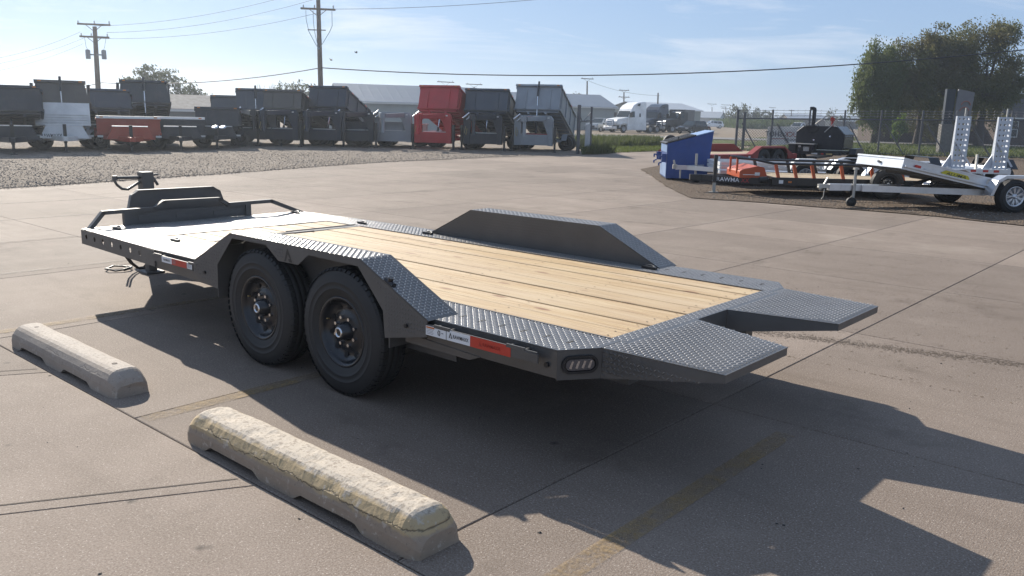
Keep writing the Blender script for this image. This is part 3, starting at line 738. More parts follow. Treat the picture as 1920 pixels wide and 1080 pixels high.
# wheels and running gear
for near in (True, False):
    for x in (-0.463, 0.43):
        wheel(T, (x, Y(0.120, near), 0.398), -1 if near else 1, 0.398, 0.20, 0.213)
b = MB()
for y in (0.62, WT-0.62): b.box(-3.45, 2.15, y-0.05, y+0.05, 0.34, 0.565)
for x in (-3.2, -2.7, -2.2, -1.7, -1.2, -0.7, -0.2, 0.3, 0.8, 1.3, 1.8): b.box(x-0.04, x+0.04, 0.3, WT-0.3, 0.47, 0.568)
b.build('chassis', M_char, T)
b = MB()
for x in (-0.463, 0.43): b.tube([(x, 0.30, 0.398), (x, WT-0.30, 0.398)], 0.045, 12)
for y in (0.55, WT-0.55):
    for x in (-0.463, 0.43): b.box(x-0.38, x+0.38, y-0.03, y+0.03, 0.42, 0.46)
b.build('axle_set', M_black, T)
# hinge crossbar between the fixed nose and the long deck
b = MB(); b.box(-2.158, -2.066, 0.424, 2.17, HD-0.05, HD-0.001); b.build('hinge_bar', M_char, T)
b = MB(); b.box(-2.15, -2.075, 1.02, 1.44, HD-0.0005, HD+0.001); b.build('hinge_slot_shade', M_cavity_shade, T)  # flat dark strip for the shade in the hinge recess
b = MB(); b.box(-2.062, -2.045, 1.0, 1.62, HD-0.006, HD+0.006); b.box(-2.18, -2.165, 1.40, 2.2, HD-0.006, HD+0.006); b.build('hinge_strip', M_char, T)
# tie-down rings
for x, y in ((-2.24, .375), (-3.24, .33), (-3.32, 2.30), (-2.18, 2.30), (-1.22, 2.30), (1.18, 2.30), (1.18, .30)):
    if (x, y) == (1.18, .30): continue
    d = MB(); d.tube([(x-.05+.1*k/8, y+.02*math.sin(PI*k/8), HD+.010+.013*math.sin(PI*k/8)) for k in range(9)], .009, 6); d.box(x-.06, x+.06, y-.022, y+.004, HD, HD+.02)
    d.build('tie_down_ring', M_black, T)
# front guard rail
yc = WT/2
gl = [(.161, .600), (.296, .752), (.782, .757), (.878, .816), (1.464, .812), (1.556, .752), (2.067, .757), (2.463, .600)]
b = MB(); xg = XF+0.035; tw = 0.042
for i in range(len(gl)-1):
    a_, c_ = gl[i], gl[i+1]
    b.beam((xg, a_[0], a_[1]), (xg, c_[0], c_[1]), 0.05, 0.036)
for i in range(1, len(gl)-1): b.tube([(xg-.025, gl[i][0], gl[i][1]), (xg+.025, gl[i][0], gl[i][1])], 0.018, 10)
for y in (.512, 1.784): b.box(xg-.024, xg+.024, y-.03, y+.03, HD, .74)
b.box(xg-.012, xg+.004, .50, 1.80, HD+0.004, .735)
b.build('guard_rail', M_char, T)
b = MB()
for y0, y1 in ((.62, .95), (1.0, 1.34), (1.39, 1.7)): b.box(xg+.004, xg+.012, y0, y1, HD+.03, .70)
b.build('rail_panel', M_char, T)
# tool box on the drawbar, drawbar, jack
tb = MB()
def ring(x, k, zt): return [(x, yc+(y-yc)*k, .60+(z-.60)*zt) for y, z in ((.60, .60), (.665, .868), (.672, .880), (.735, .916), (1.526, .916), (1.600, .880), (1.609, .868), (1.70, .60))]
r0, r1, r2 = ring(-3.66, 1, 1), ring(-3.72, .99, .985), ring(-4.12, .62, .12)
tb.add(r0+r1+r2, [list(range(8))]+[[8*j+i, 8*j+(i+1) % 8, 8*j+8+(i+1) % 8, 8*j+8+i][::-1] for j in (0, 1) for i in range(8)]+[list(range(16, 24))[::-1]]); tbx = tb.build('tool_box', M_char, T)
tb = MB(); tb.prism([(-3.652, y, z) for y, z in ((.672, .872), (.738, .923), (1.523, .923), (1.602, .872), (1.595, .860), (1.518, .910), (.742, .910), (.680, .860))], (-0.05, 0, 0)); tb.build('box_rim', M_char, tbx)
b = MB()
for s_ in (-1, 1): b.beam((XF, yc+s_*0.62, .50), (-4.75, yc+s_*0.06, .50), .09, .15)
b.box(-5.1, -4.6, yc-.06, yc+.06, .44, .56); b.box(-5.22, -5.05, yc-.045, yc+.045, .42, .50)
b.box(-4.3, -4.0, yc-.28, yc+.05, .50, .58)
b.build('drawbar', M_char, T)
yj = 1.05
b = MB(); b.box(-4.21, -4.09, yj-.06, yj+.06, .30, 1.06); b.box(-4.195, -4.105, yj-.045, yj+.045, .02, .31); b.box(-4.25, -4.05, yj-.10, yj+.10, 0, .022)
jk = b.build('jack', M_char, T, bevel=0.006)
b = MB()
b.tube([(-4.15, yj-.06, 1.005), (-4.15, yj-.30, 1.01)], .016, 8); b.tube([(-4.15, yj-.30, 1.01), (-4.15, yj-.33, 1.0), (-4.15, yj-.30, .94), (-4.15, yj-.25, .895), (-4.15, yj-.19, .888), (-4.15, yj-.06, .96)], .014, 8)
b.tube([(-4.15, yj-.315, .985), (-4.15, yj-.315, 1.03)], .026, 10)
b.tube([(-4.15, yj+.06, 1.025), (-4.15, yj+.13, 1.03)], .010, 8); b.tube([(-4.15, yj+.065, 1.005), (-4.15, yj+.085, .985), (-4.15, yj+.125, .92)], .016, 8)
b.build('crank_handle', M_char, jk)
# safety chains and cable hanging to the ground
b = MB()
for s_ in (0, 1): b.tube([(-4.35+.06*s_, .78+.07*k, .34-.33*math.sin(PI*min(1, k/7))+.012 if k else .42) for k in range(8)], .011, 6)
b.tube([(-4.5+.12*math.cos(a*PI/5), .86+.13*math.sin(a*PI/5), .015+.008*(a % 3)) for a in range(14)], .010, 6)
b.build('safety_chain', M_black, T)

# ------------------------------------------------------------------ wheel stops
def make_stop_mat(name, top, side, dirtc, patch):
    s = NT(name); p = s.pos(); sp = s.n('ShaderNodeSeparateXYZ'); s.lk(p, sp.inputs[0])
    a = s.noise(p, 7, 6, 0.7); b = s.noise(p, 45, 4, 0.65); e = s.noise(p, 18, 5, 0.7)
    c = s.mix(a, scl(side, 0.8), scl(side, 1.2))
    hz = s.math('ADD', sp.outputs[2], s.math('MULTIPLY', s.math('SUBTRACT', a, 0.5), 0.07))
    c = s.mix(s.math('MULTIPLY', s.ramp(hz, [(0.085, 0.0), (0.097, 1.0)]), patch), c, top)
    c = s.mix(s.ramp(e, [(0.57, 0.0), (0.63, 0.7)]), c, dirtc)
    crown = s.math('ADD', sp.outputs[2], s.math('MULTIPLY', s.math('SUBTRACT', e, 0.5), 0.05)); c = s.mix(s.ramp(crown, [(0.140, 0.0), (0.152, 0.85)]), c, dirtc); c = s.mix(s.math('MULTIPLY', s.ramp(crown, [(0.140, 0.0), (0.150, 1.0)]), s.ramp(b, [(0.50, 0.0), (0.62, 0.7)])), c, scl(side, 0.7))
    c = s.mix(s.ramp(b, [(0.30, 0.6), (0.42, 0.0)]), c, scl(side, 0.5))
    # one long crack along the camera side
    cr = s.math('ABSOLUTE', s.math('SUBTRACT', sp.outputs[2], s.math('ADD', s.math('MULTIPLY', s.noise(s.mapp(p, (1, 0.1, 0.1)), 5, 5, 0.7), 0.10), 0.055)))
    crk = s.math('MULTIPLY', s.ramp(cr, [(0.0015, 1.0), (0.004, 0.0)]), s.ramp(s.noise(p, 1.7, 2), [(0.46, 0.0), (0.5, patch)]))
    c = s.mix(s.math('MULTIPLY', crk, 0.9), c, (0.02, 0.017, 0.014))
    h = s.math('SUBTRACT', s.math('ADD', s.math('MULTIPLY', b, 0.8), s.math('MULTIPLY', e, 0.8)), crk)
    return s.done(c, 0.85, 0, s.bump(h, 0.35, 0.010))
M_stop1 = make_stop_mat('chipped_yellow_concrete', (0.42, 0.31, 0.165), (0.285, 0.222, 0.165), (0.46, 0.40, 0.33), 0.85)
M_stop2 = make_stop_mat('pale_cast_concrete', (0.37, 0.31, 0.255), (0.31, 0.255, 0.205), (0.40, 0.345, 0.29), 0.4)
def wheel_stop(x0, x1, y0, wid, hh, mat, label, wear, seed):
    L = x1-x0; nx, prof_n = 96, 14
    o = MB(); cs = []
    for i in range(nx+1):
        t = i/nx; x = x0+L*t
        e = min(1.0, min(t, 1-t)*L/0.085); e = e**0.6
        hgt_ = hh*(0.52+0.48*e); w2 = wid/2*(0.80+0.20*min(1, e*1.15))
        ring = []
        # scuppers on the underside: raised twice along the length
        lift = 0.0
        for ca, cb in ((0.12, 0.40), (0.55, 0.82)):
            if ca < t < cb: lift = 0.034*min(1, (t-ca)/0.03, (cb-t)/0.03)
        base = [(-w2, lift), (-w2*0.99, hgt_*0.38+lift*.3), (-w2*0.92, hgt_*0.64), (-w2*0.74, hgt_*0.84), (-w2*0.58, hgt_*0.94), (-w2*0.38, hgt_*.99), (-w2*0.15, hgt_*1.0), (w2*0.15, hgt_), (w2*0.38, hgt_*.99), (w2*0.58, hgt_*.94), (w2*0.74, hgt_*0.84), (w2*0.95, hgt_*0.5), (w2, lift), (0, lift)]
        for k, (a, z) in enumerate(base):
            p = Vector((x, y0+wid/2+a, z)); q = p*9 + Vector((seed*7, 0, 0))
            d = noise.noise(q*.4)*0.005 + noise.noise(q*2.1)*0.0012*(.3+wear) + noise.noise(q*6)*0.0010*(.2+wear)
            if 3 <= k <= 10: d -= wear*max(0, noise.noise(p*13+Vector((seed, 3, 1)))-0.05)*0.011
            if k in (12, 13): d *= .4
            nn = Vector((0, a/w2, 0.7 if k in range(3, 11) else 0)).normalized()
            p += nn*d
            if i in (0, nx): p.x += (0.0 if k in (0, 12, 13) else noise.noise(q*2)*0.012)
            cs.append(p)
    m = len(base)
    fs = []
    for i in range(nx):
        for k in range(m): fs.append((i*m+k, i*m+(k+1) % m, (i+1)*m+(k+1) % m, (i+1)*m+k))
    fs.append(list(range(m))); fs.append([nx*m+k for k in range(m)][::-1])
    o.add(cs, [f[::-1] for f in fs], 0, False)
    ob = o.build('wheel_stop', mat); tag(ob, label, 'parking block', 'concrete wheel stops in front of the trailer')
    for xx in (x0+0.22, x1-0.22):
        h_ = MB(); h_.tube([(xx, y0+wid/2, hh-0.04), (xx, y0+wid/2, hh+0.004-wear*0.012)], 0.016, 10); h_.build('anchor_pin', M_rustdark, ob)
    return ob
M_rustdark = plain('rusty_pin', (0.05, 0.03, 0.02), 0.8)
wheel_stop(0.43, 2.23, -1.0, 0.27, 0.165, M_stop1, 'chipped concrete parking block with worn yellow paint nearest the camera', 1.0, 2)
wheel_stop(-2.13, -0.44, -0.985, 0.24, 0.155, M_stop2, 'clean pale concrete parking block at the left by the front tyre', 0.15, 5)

# ------------------------------------------------------------------ yard: bin, parked trailers, fence
def face_from(p, off=0.0):
    """rotation that turns local +y away from the camera at ground point p, plus off"""
    d = Vector((p[0]-CAM.x, p[1]-CAM.y)); return math.atan2(d.y, d.x) - PI/2 + off

# blue refuse bin ---------------------------------------------------
M_blue = paint('chalky_blue_paint', (0.018, 0.055, 0.21), 0.5, 0, 0.12, 3, 0.10)
M_bluelt = paint('light_blue_steel', (0.20, 0.30, 0.48), 0.4, 0.1, 0.1, 3, 0.1)  # lighter blue, on the top plate and the front panel
M_lid = paint('black_plastic_lid', (0.02, 0.02, 0.022), 0.45, 0, 0.2, 3, 0.15)
p0 = at(1248, 338); ax_ = math.atan2(0.60, 0.80)
B = thing('refuse_bin', 'blue slant-top steel refuse bin with black lids beside the red trailer', 'dumpster', p0, ax_)
LB = 1.75       # along local y (to the left and back); local x runs along the near end
def sec(y, g=0): return [Vector((0+g, y, .06)), Vector((1.17-g, y, .06)), Vector((1.29-g, y, 1.42-g)), Vector((0+g, y, 1.05-g*.4))]
b = MB(); b.prism([(0, 0, .06), (1.17, 0, .06), (1.29, 0, 1.42), (0, 0, 1.05)], (0, LB, 0)); b.build('hull', M_blue, B, bevel=0.008)
for k in range(2):
    b = MB(); y0 = .02+k*(LB/2); sl_ = (1.42-1.05)/1.29
    b.prism([(-.05, y0, 1.05-.05*sl_+.012), (.80, y0, 1.05+.80*sl_+.012), (.80, y0, 1.05+.80*sl_+.045), (-.05, y0, 1.05-.05*sl_+.040)], (0, LB/2-.04, 0))
    for q in range(3): b.prism([(.02, y0+.12+.27*q, 1.05+.02*sl_+.045), (.76, y0+.12+.27*q, 1.05+.76*sl_+.046), (.76, y0+.12+.27*q, 1.05+.76*sl_+.06), (.02, y0+.12+.27*q, 1.05+.02*sl_+.058)], (0, .10, 0))
    b.build('lid', M_lid, B)
b = MB(); b.prism([(.82, -.01, 1.05+.82*sl_+.004), (1.30, -.01, 1.42+.004), (1.30, -.01, 1.45), (.82, -.01, 1.05+.82*sl_+.03)], (0, LB+.02, 0)); b.build('top_plate', M_bluelt, B)
b = MB(); b.box(-.012, -.001, .03, LB-.03, .10, .48); b.box(-.012, -.001, .03, LB-.03, .80, 1.02); b.build('front_panel', M_bluelt, B)
for y in (.02, LB-.14):
    b = MB(); b.box(-.14, -.013, y, y+.12, .52, .76)
    b.prism([(-.14, y, .70), (-.24, y, .70), (-.24, y, .60), (-.20, y, .60), (-.20, y, .66), (-.14, y, .66)], (0, .05, 0)); b.prism([(-.14, y, .54), (-.24, y, .50), (-.24, y, .42), (-.20, y, .42), (-.20, y, .48), (-.14, y, .50)], (0, .05, 0)); b.build('fork_bracket', M_blue, B)
b = MB(); b.tube([(.30, -.004, 1.17), (.30, .03, 1.25)], .02, 8)
b.box(.02, .18, .1, LB-.1, .0, .06); b.box(1.0, 1.15, .1, LB-.1, .0, .06); b.build('skid', M_black, B)
t_ = MB(); t_.lathe([(-.07, .13), (-.09, .20), (-.07, .27), (.07, .27), (.09, .20), (.07, .13)], 24, 0, True)
tag(t_.build('loose_tyre', M_rubber, None, at(1256, 316)+Vector((-.35, .5, .92)), .9), 'small black tyre propped behind the lid of the blue bin', 'tyre')

# simple flatbed with drive-over fenders (the red one) -----------------
M_red = paint('red_trailer_paint', (0.25, 0.024, 0.018), 0.45, 0.0, 0.12, 2, 0.16)
M_oldwood = paint('weathered_deck_wood', (0.34, 0.26, 0.165), 0.8, 0, 0.25, 6, 0.1)
def red_flatbed(org, rz):
    t = thing('flatbed_equipment_trailer', 'red flatbed trailer with drive-over fenders and pale deck behind the blue bin', 'trailer', org, rz)
    L0, L1, Wd, h = 0.0, 5.0, 2.5, .60
    for y0, y1 in ((0, .05), (Wd-.05, Wd)):
        for xa, xb in ((L0, 2.45), (4.45, L1)):
            b = MB(); b.box(xa, xb, y0, y1, h-.17, h); b.build('side_beam', M_red, t)
    for k in range(8):
        b = MB(); y = .42+k*.21; b.box(L0+.45, L1-.1, y+.004, y+.206, h-.04, h); b.build('deck_plank', M_oldwood, t)
    for y0, y1 in ((.05, .42), (2.1, Wd-.05)):
        b = MB(); b.box(L0, L1, max(y0, .25), min(y1, Wd-.25), h-.01, h+.003); b.build('deck_edge', M_red, t)
        yo = .05 if y0 < 1 else Wd-.25
        for xa, xb in ((L0, 2.2), (4.7, L1)):
            b = MB(); b.box(xa, xb, yo, yo+.199, h-.01, h+.003); b.build('deck_edge', M_red, t)
    b = MB(); b.box(L0, L0+.44, .42, 2.1, h-.02, h+.002); b.build('nose_deck', M_red, t)
    for y0, y1, s_ in ((-.02, .24, 1), (Wd-.24, Wd+.02, -1)):
        f = MB(); pr = [(2.2, h), (2.75, .88), (4.15, .88), (4.7, h)]
        if s_ > 0:
            f.prism([(2.2, y0, h), (2.75, y0, .88), (4.15, y0, .88), (4.7, y0, h), (4.6, y0, .50), (4.4, y0, .5), (4.32, y0, .72), (4.15, y0, .81), (3.55, y0, .81), (3.45, y0, .795), (3.35, y0, .81), (2.8, y0, .81), (2.62, y0, .72), (2.55, y0, .45), (2.3, y0, .45)], (0, .01, 0))
            iw = MB(); iw.prism([(x, y1-.01, z) for x, z in [(2.2, .35)]+pr+[(4.7, .35)]], (0, .008, 0)); iw.build('inner_wall', M_cavity_shade, t)  # near-black wall stands for the shade inside the wheel well
        else:
            f.prism([(x, y0, z) for x, z in pr], (0, .01, 0)); f.prism([(x, y1-.01, z) for x, z in pr], (0, .01, 0))
        for (xa, za), (xb, zb) in zip(pr[:-1], pr[1:]): f.prism([(xa, y0, za-.01), (xb, y0, zb-.01), (xb, y0, zb), (xa, y0, za)], (0, y1-y0, 0))
        f.build('fender', M_red, t)
        for x in (3.0, 3.9): wheel(t, (x, y0+.14 if s_ > 0 else y1-.14, .39), -s_, .39, .2, .21, n=32)
    b = MB(); zz = .74
    pts = [(L0, .10, h), (L0, .28, zz), (L0, .8, zz), (L0, .95, zz+.05), (L0, 1.55, zz+.05), (L0, 1.7, zz), (L0, 2.2, zz), (L0, 2.4, h)]
    for a_, c_ in zip(pts[:-1], pts[1:]): b.beam(a_, c_, .05, .05)
    for y in (.8, 1.7): b.box(L0-.02, L0+.02, y-.025, y+.025, h, zz)
    b.build('guard_rail', M_red, t)
    b = MB(); b.beam((L0, .6, .5), (L0-.6, 1.25, .5), .09, .13); b.beam((L0, 1.9, .5), (L0-.6, 1.25, .5), .09, .13)
    b.build('drawbar', M_red, t)
    d = MB(); d.box(L0+.35, L0+.46, -.004, 0, h-.13, h-.05); d.box(2.0, 2.12, -.024, -.02, h-.11, h-.06); d.build('white_sticker', M_decalw, t)
    return t
pr_ = at(1334, 300, .43); red_flatbed((pr_.x, pr_.y, 0), math.atan2(rt.y*.78+fw.y*.62, rt.x*.78+fw.x*.62))

# orange and black utility trailer --------------------------------------
M_orange = paint('orange_paint', (0.42, 0.070, 0.016), 0.42, 0, 0.1, 2, 0.12)
M_blk2 = paint('glossy_black_steel', (0.014, 0.015, 0.018), 0.3, 0, 0.2, 4, 0.08)
po = at(1447, 347, .27); rzo = YAW*-1 - .02
O = thing('utility_trailer', 'black utility trailer with orange tool box and slanted orange rail posts', 'trailer', (po.x, po.y, 0), rzo)
LO, WO = 3.75, 2.0
for y0, y1 in ((0, .06), (WO-.06, WO)):
    b = MB(); b.box(0, LO, y0, y1, .27, .45); b.build('side_beam', M_blk2, O)
b = MB()
for x in (.02, .9, 1.8, 2.7, LO-.05): b.box(x-.03, x+.03, .06, WO-.06, .28, .40)
b.build('cross_member', M_blk2, O)
for k in range(9):
    b = MB(); y = .07+k*.207; b.box(.02, LO, y+.003, y+.203, .41, .452); b.build('deck_plank', M_oldwood, O)
for yy in (.03, WO-.03):
    s_ = 1 if yy < 1 else -1
    for k, x in enumerate((.08, .50, .92, 1.6, 2.3, 3.0, 3.62)):
        if k in (1,) and s_ < 0: continue
        b = MB(); b.beam((x+.10, yy, .33), (x-.02, yy-.0*s_, .76), .07, .05, 0, (0, 1, 0)); b.build('rail_post', M_orange if s_ > 0 else M_blk2, O)
    b = MB(); b.tube([(-.72, WO/2-.45 if s_ > 0 else WO/2+.35, .86), (-.35, yy+.25*s_, .84), (.02, yy, .77), (LO-.05, yy, .77)], .03, 8); b.build('top_rail', M_blk2, O)
for y in (WO/2-.40, WO/2+.30):
    b = MB(); b.beam((-.70, y, .50), (-.70, y, .86), .045, .045); b.build('rail_post', M_orange, O)
b = MB()
b.beam((0, .10, .34), (-1.45, WO/2-.05, .34), .07, .15); b.beam((0, WO-.10, .34), (-1.45, WO/2+.05, .34), .07, .15); b.box(-1.75, -1.35, WO/2-.06, WO/2+.06, .28, .42)
b.build('drawbar', M_blk2, O)
tx = MB(); A_ = Vector((0, .10, .34)); B_ = Vector((-1.45, WO/2-.05, .34)); dd = (A_-B_).normalized(); nn = Vector((dd.y, -dd.x, 0))
text_mb(tx, 'RAWMA', B_+dd*.38+nn*.038+Vector((0, 0, -.052)), dd, (0, 0, 1), .10, 0, .56); text_mb(tx, 'XX', B_+dd*.98+nn*.038+Vector((0, 0, -.052)), dd, (0, 0, 1), .10, 1, .20)
tx.face([B_+dd*.26+nn*.04+Vector((0, 0, -.05)), B_+dd*.30+nn*.04+Vector((0, 0, -.05)), B_+dd*.335+nn*.04+Vector((0, 0, .05))], 0)
tx.build('lettering', [M_decalw, plain('red_print', (.4, .03, .03), .5)], O)
b = MB(); b.prism([(-.70, .30, .40), (-.02, .30, .40), (-.12, .30, .66), (-.28, .30, .69), (-.64, .30, .60), (-.70, .30, .56)], (0, 1.35, 0)); ob_ = b.build('tool_box', M_orange, O, bevel=.01)
t_ = MB(); t_.box(-.62, -.34, .297, .299, .475, .49); t_.box(-.34, -.22, .296, .298, .465, .54); t_.build('box_badge', M_alu, ob_)
for x, y, z0, top, m in ((-1.20, WO/2-.30, .04, .92, M_blk2),):
    b = MB(); b.box(x-.04, x+.04, y-.04, y+.04, .25, top); j = b.build('jack', M_blk2, O)
    b = MB(); b.box(x-.035, x+.035, y-.035, y+.035, .02, .26); b.box(x-.11, x+.11, y-.09, y+.09, .0, .02); b.build('drop_leg', paint('galvanised_steel', (.42, .41, .38), .45, .6, .1, 5, .1), j)
wheel(O, (2.62, -.14, .37), -1, .37, .2, .20, 'mod', None, 40); wheel(O, (2.62, WO+.14, .37), 1, .37, .2, .20, 'mod', None, 40)
for y0 in (-.27, WO+.03):
    b = MB(); path = [(2.62-.47*math.cos(a), .40+.42*math.sin(a)) for a in [PI*k/8 for k in range(9)]]; path = [(2.05, .55), (2.22, .80), (2.42, .86), (2.85, .86), (3.05, .80), (3.2, .55)]
    for (xa, za), (xb, zb) in zip(path[:-1], path[1:]): b.prism([(xa, y0, za), (xb, y0, zb), (xb, y0, zb+.008), (xa, y0, za+.008)], (0, .24, 0))
    b.build('fender', M_alu, O)
d = MB(); d.box(.16, .26, -.004, 0, .31, .39, 0); d.box(.38, .46, -.004, 0, .33, .37, 1); d.build('sticker', [M_decalw, M_orange_print], O)
b = MB(); b.tube([(-.30, .0, .38), (-.12, .02, .40)], .075, 10); b.build('spare_hose', M_rubber, O)

# silver utility trailer behind it ----------------------------------------
M_galv = paint('galvanised_steel', (.42, .41, .38), .45, .6, .1, 5, .1)
pa = at(1358, 351, 0); pa = away(1358, 23.4)
A = thing('utility_trailer', 'low silver aluminium trailer behind the orange-railed one', 'trailer', (pa.x, pa.y, 0), rzo)
LA, WA = 5.2, 2.0
for y0, y1 in ((0, .05), (WA-.05, WA)):
    for z in (.34, .45, .56):
        b = MB(); b.box(0, LA, y0, y1, z, z+.085); b.build('side_rail', M_alu, A)
for z in (.34, .45, .56):
    b = MB(); b.box(-.05, -.002, .0, WA, z, z+.085); b.build('front_rail', M_white, A)
for k in range(8):
    b = MB(); b.box(.01, LA, .06+k*.235, .06+k*.235+.225, .36, .40); b.build('deck_plank', M_alu, A)
b = MB(); b.beam((-.05, .2, .42), (-.75, WA/2, .42), .06, .12); b.beam((-.05, WA-.2, .42), (-.75, WA/2, .42), .06, .12); b.box(-1.05, -.6, WA/2-.05, WA/2+.05, .36, .48); b.build('drawbar', M_alu, A)
b = MB(); b.box(-1.14, -1.02, WA/2-.05, WA/2+.05, .38, .50); b.beam((-1.08, WA/2, .48), (-1.12, WA/2, .62), .03, .05); b.beam((-.92, WA/2, .40), (-.92, WA/2, .12), .04, .04); b.build('coupler', M_galv, A)
b = MB(); b.tube([(-.52, WA/2-.16, .16), (-.52, WA/2-.16, .82)], .035, 10); j = b.build('jack', M_galv, A)
b = MB(); b.lathe([(-.03, .10), (-.04, .115), (.04, .115), (.03, .10)], 20, 0, True, Matrix.Translation((-.50, WA/2-.16, .115))); b.lathe([(-.02, .001), (-.03, .09), (.03, .09), (.02, .001)], 16, 0, True, Matrix.Translation((-.50, WA/2-.16, .115))); b.build('caster', M_rubber, j)
for x in (2.2, 3.1):
    for y, s_ in ((-.13, -1), (WA+.13, 1)): wheel(A, (x, y, .34), s_, .34, .18, .19, 'spoke', M_alu, 32)
for x, m in ((2.2, M_white), (3.1, M_alu)):
    b = MB(); y0 = -.26
    path = [(x-.42, .50), (x-.36, .68), (x-.22, .78), (x+.22, .78), (x+.36, .68), (x+.42, .50)]
    for (xa, za), (xb, zb) in zip(path[:-1], path[1:]): b.prism([(xa, y0, za), (xb, y0, zb), (xb, y0, zb+.01), (xa, y0, za+.01)], (0, .25, 0))
    b.prism([(x_, y0, z_) for x_, z_ in path]+[(x+.36, y0, .50), (x+.32, y0, .62), (x+.2, y0, .70), (x-.2, y0, .70), (x-.32, y0, .62), (x-.36, y0, .50)], (0, .008, 0))
    b.build('fender', m, A)

# towable smoker / oven ----------------------------------------------------
pk = away(1503, 35.5)
K = thing('smoker_trailer', 'big black eight-sided smoker on a trailer with a bent chimney pipe', 'smoker', (pk.x, pk.y, 0), math.atan2(rt.y, rt.x)-.55); K.scale = (.92, .90, .77)
M_kblk = paint('heat_black_steel', (0.013, 0.014, 0.017), 0.33, 0.2, 0.2, 2, 0.10)
b = MB(); w_ = 2.0
octo = [(-.2, .95), (1.75, .95), (1.75, 1.75), (1.40, 2.12), (.10, 2.12), (-.2, 1.82)]
b.prism([(x, 0, z) for x, z in octo], (0, 2.3, 0)); b.build('barrel', M_kblk, K, bevel=.012)
b = MB(); b.prism([(x, 2.31, z) for x, z in octo], (0, .03, 0)); b.build('end_plate', M_kblk, K)
b = MB(); b.prism([(1.76, .1, 1.70), (1.42, .1, 2.10), (1.44, .1, 2.125), (1.785, .1, 1.72)], (0, 2.1, 0)); b.prism([(1.755, .1, 1.0), (1.775, .1, 1.0), (1.775, .1, 1.69), (1.755, .1, 1.69)], (0, 2.1, 0)); b.build('door', paint('sheen_black_door', (0.03, 0.032, 0.036), 0.22, .4, .2, 2, .1), K)
b = MB()
for y in (.4, .9, 1.4, 1.95): b.tube([(1.775, y, 1.62), (1.81, y, 1.62)], .035, 8)
b.tube([(1.2, -.002, 1.62), (1.2, -.04, 1.62)], .04, 8); b.tube([(.55, -.002, 1.42), (.55, -.04, 1.42)], .04, 8); b.build('latch', M_chrome, K)
b = MB(); b.tube([(.42, .25, 2.0), (.42, .25, 2.92), (.41, .25, 2.98), (.36, .25, 3.0), (.24, .25, 2.99)], .085, 12); b.build('chimney', M_kblk, K)
b = MB(); b.tube([(.40, -.03, 2.08), (.40, -.03, 2.14)], .26, 20); b.lathe([(-.04, .25), (-.05, .26), (.0, .27)], 20, 0, True, Matrix.Translation((.45, -.0, 2.05))); b.build('vent_cap', M_kblk, K)
b = MB(); b.tube([(.55, -.08, 2.2), (.95, -.08, 2.58), (1.15, -.08, 2.62), (1.3, -.08, 2.56)], .025, 6); b.tube([(.98, -.1, 1.82), (1.25, -.1, 2.15), (1.46, -.1, 2.5)], .025, 6); b.build('lift_lever', M_galv, K)
b = MB(); b.tube([(1.26, -.05, 2.12), (1.24, -.05, 2.62)], .05, 8); b.box(1.17, 1.33, -.12, .02, 2.38, 2.54); b.build('valve', plain('red_valve', (.35, .03, .02), .5), K)
b = MB(); b.box(-.35, 1.9, -.1, 2.5, .72, .86); b.box(-.4, 1.75, -.5, -.1, .70, .80); b.box(1.0, 1.4, -3.2, -.1, .62, .72); b.build('chassis', M_kblk, K)
b = MB(); b.box(-.35, .75, -.75, -.12, 1.20, 1.24); b.build('counter', M_galv, K)
for xa, xb in ((-.32, -.05), (.55, .72)):
    b = MB(); b.box(xa, xb, -.7, -.15, .82, 1.19); b.build('cabinet', M_kblk, K)
b = MB(); b.box(.05, .24, -.6, -.2, .84, 1.1, 0); b.box(.28, .52, -.62, -.2, .86, 1.08, 1); b.tube([(.12, -.62, 1.1), (.12, -.60, 1.1)], .06, 10, 1); b.build('engine', [M_blk2, M_galv], K)
for y in (1.0, 1.85): wheel(K, (2.05, y, .38), 1, .38, .2, .2, n=28); 
for y in (1.0, 1.85): wheel(K, (-.45, y, .38), -1, .38, .2, .2, n=28)
b = MB(); b.prism([(1.93, .45, .75), (1.93, .6, 1.02), (1.93, 2.25, 1.02), (1.93, 2.45, .75)], (.28, 0, 0)); b.build('wheel_cover', M_kblk, K)
b = MB(); b.box(.6, .85, -.505, -.5, .72, .79, 0); b.box(1.0, 1.1, -.505, -.5, .72, .79, 1); b.box(1.2, 1.45, -.505, -.5, .71, .79, 2); b.build('reflector', [M_decalw, M_decalr, plain('amber_lens', (.5, .35, .15), .4)], K)

# tilting aluminium car trailer -------------------------------------------
ta = Vector((.066, 17.412, 0)); rza = -2.307       # local +x runs to the coupler
Q = thing('tilt_trailer', 'bright aluminium tilt-bed trailer tipped up at its front, nearest on the right', 'trailer', ta, rza)
tl = .195; FRT, BCK, HW = 2.417, -1.55, .902
TM = Matrix.Translation((0, 0, .412)) @ Matrix.Rotation(-tl, 4, 'Y')
bd = thing('tilt_bed', None, None); bd.parent = Q
def tb(b, x0, x1, y0, y1, z0, z1, mi=0): b.box(x0, x1, y0, y1, z0, z1, mi, TM)
for s_ in (-1, 1):
    b = MB(); tb(b, BCK, FRT, min(s_*HW, s_*(HW-.04)), max(s_*HW, s_*(HW-.04)), -.0, .17); tb(b, BCK, FRT, min(s_*(HW+.012), s_*(HW-.05)), max(s_*(HW+.012), s_*(HW-.05)), .17, .20); tb(b, BCK, FRT, min(s_*(HW+.012), s_*(HW-.05)), max(s_*(HW+.012), s_*(HW-.05)), -.03, -.0); b.build('side_rail', M_alu, bd)
b = MB(); tb(b, FRT, FRT+.02, -HW, HW, -.02, .16); tb(b, FRT-.02, FRT+.035, -HW-.01, HW+.01, .165, .20); b.build('front_rail', M_alu, bd)
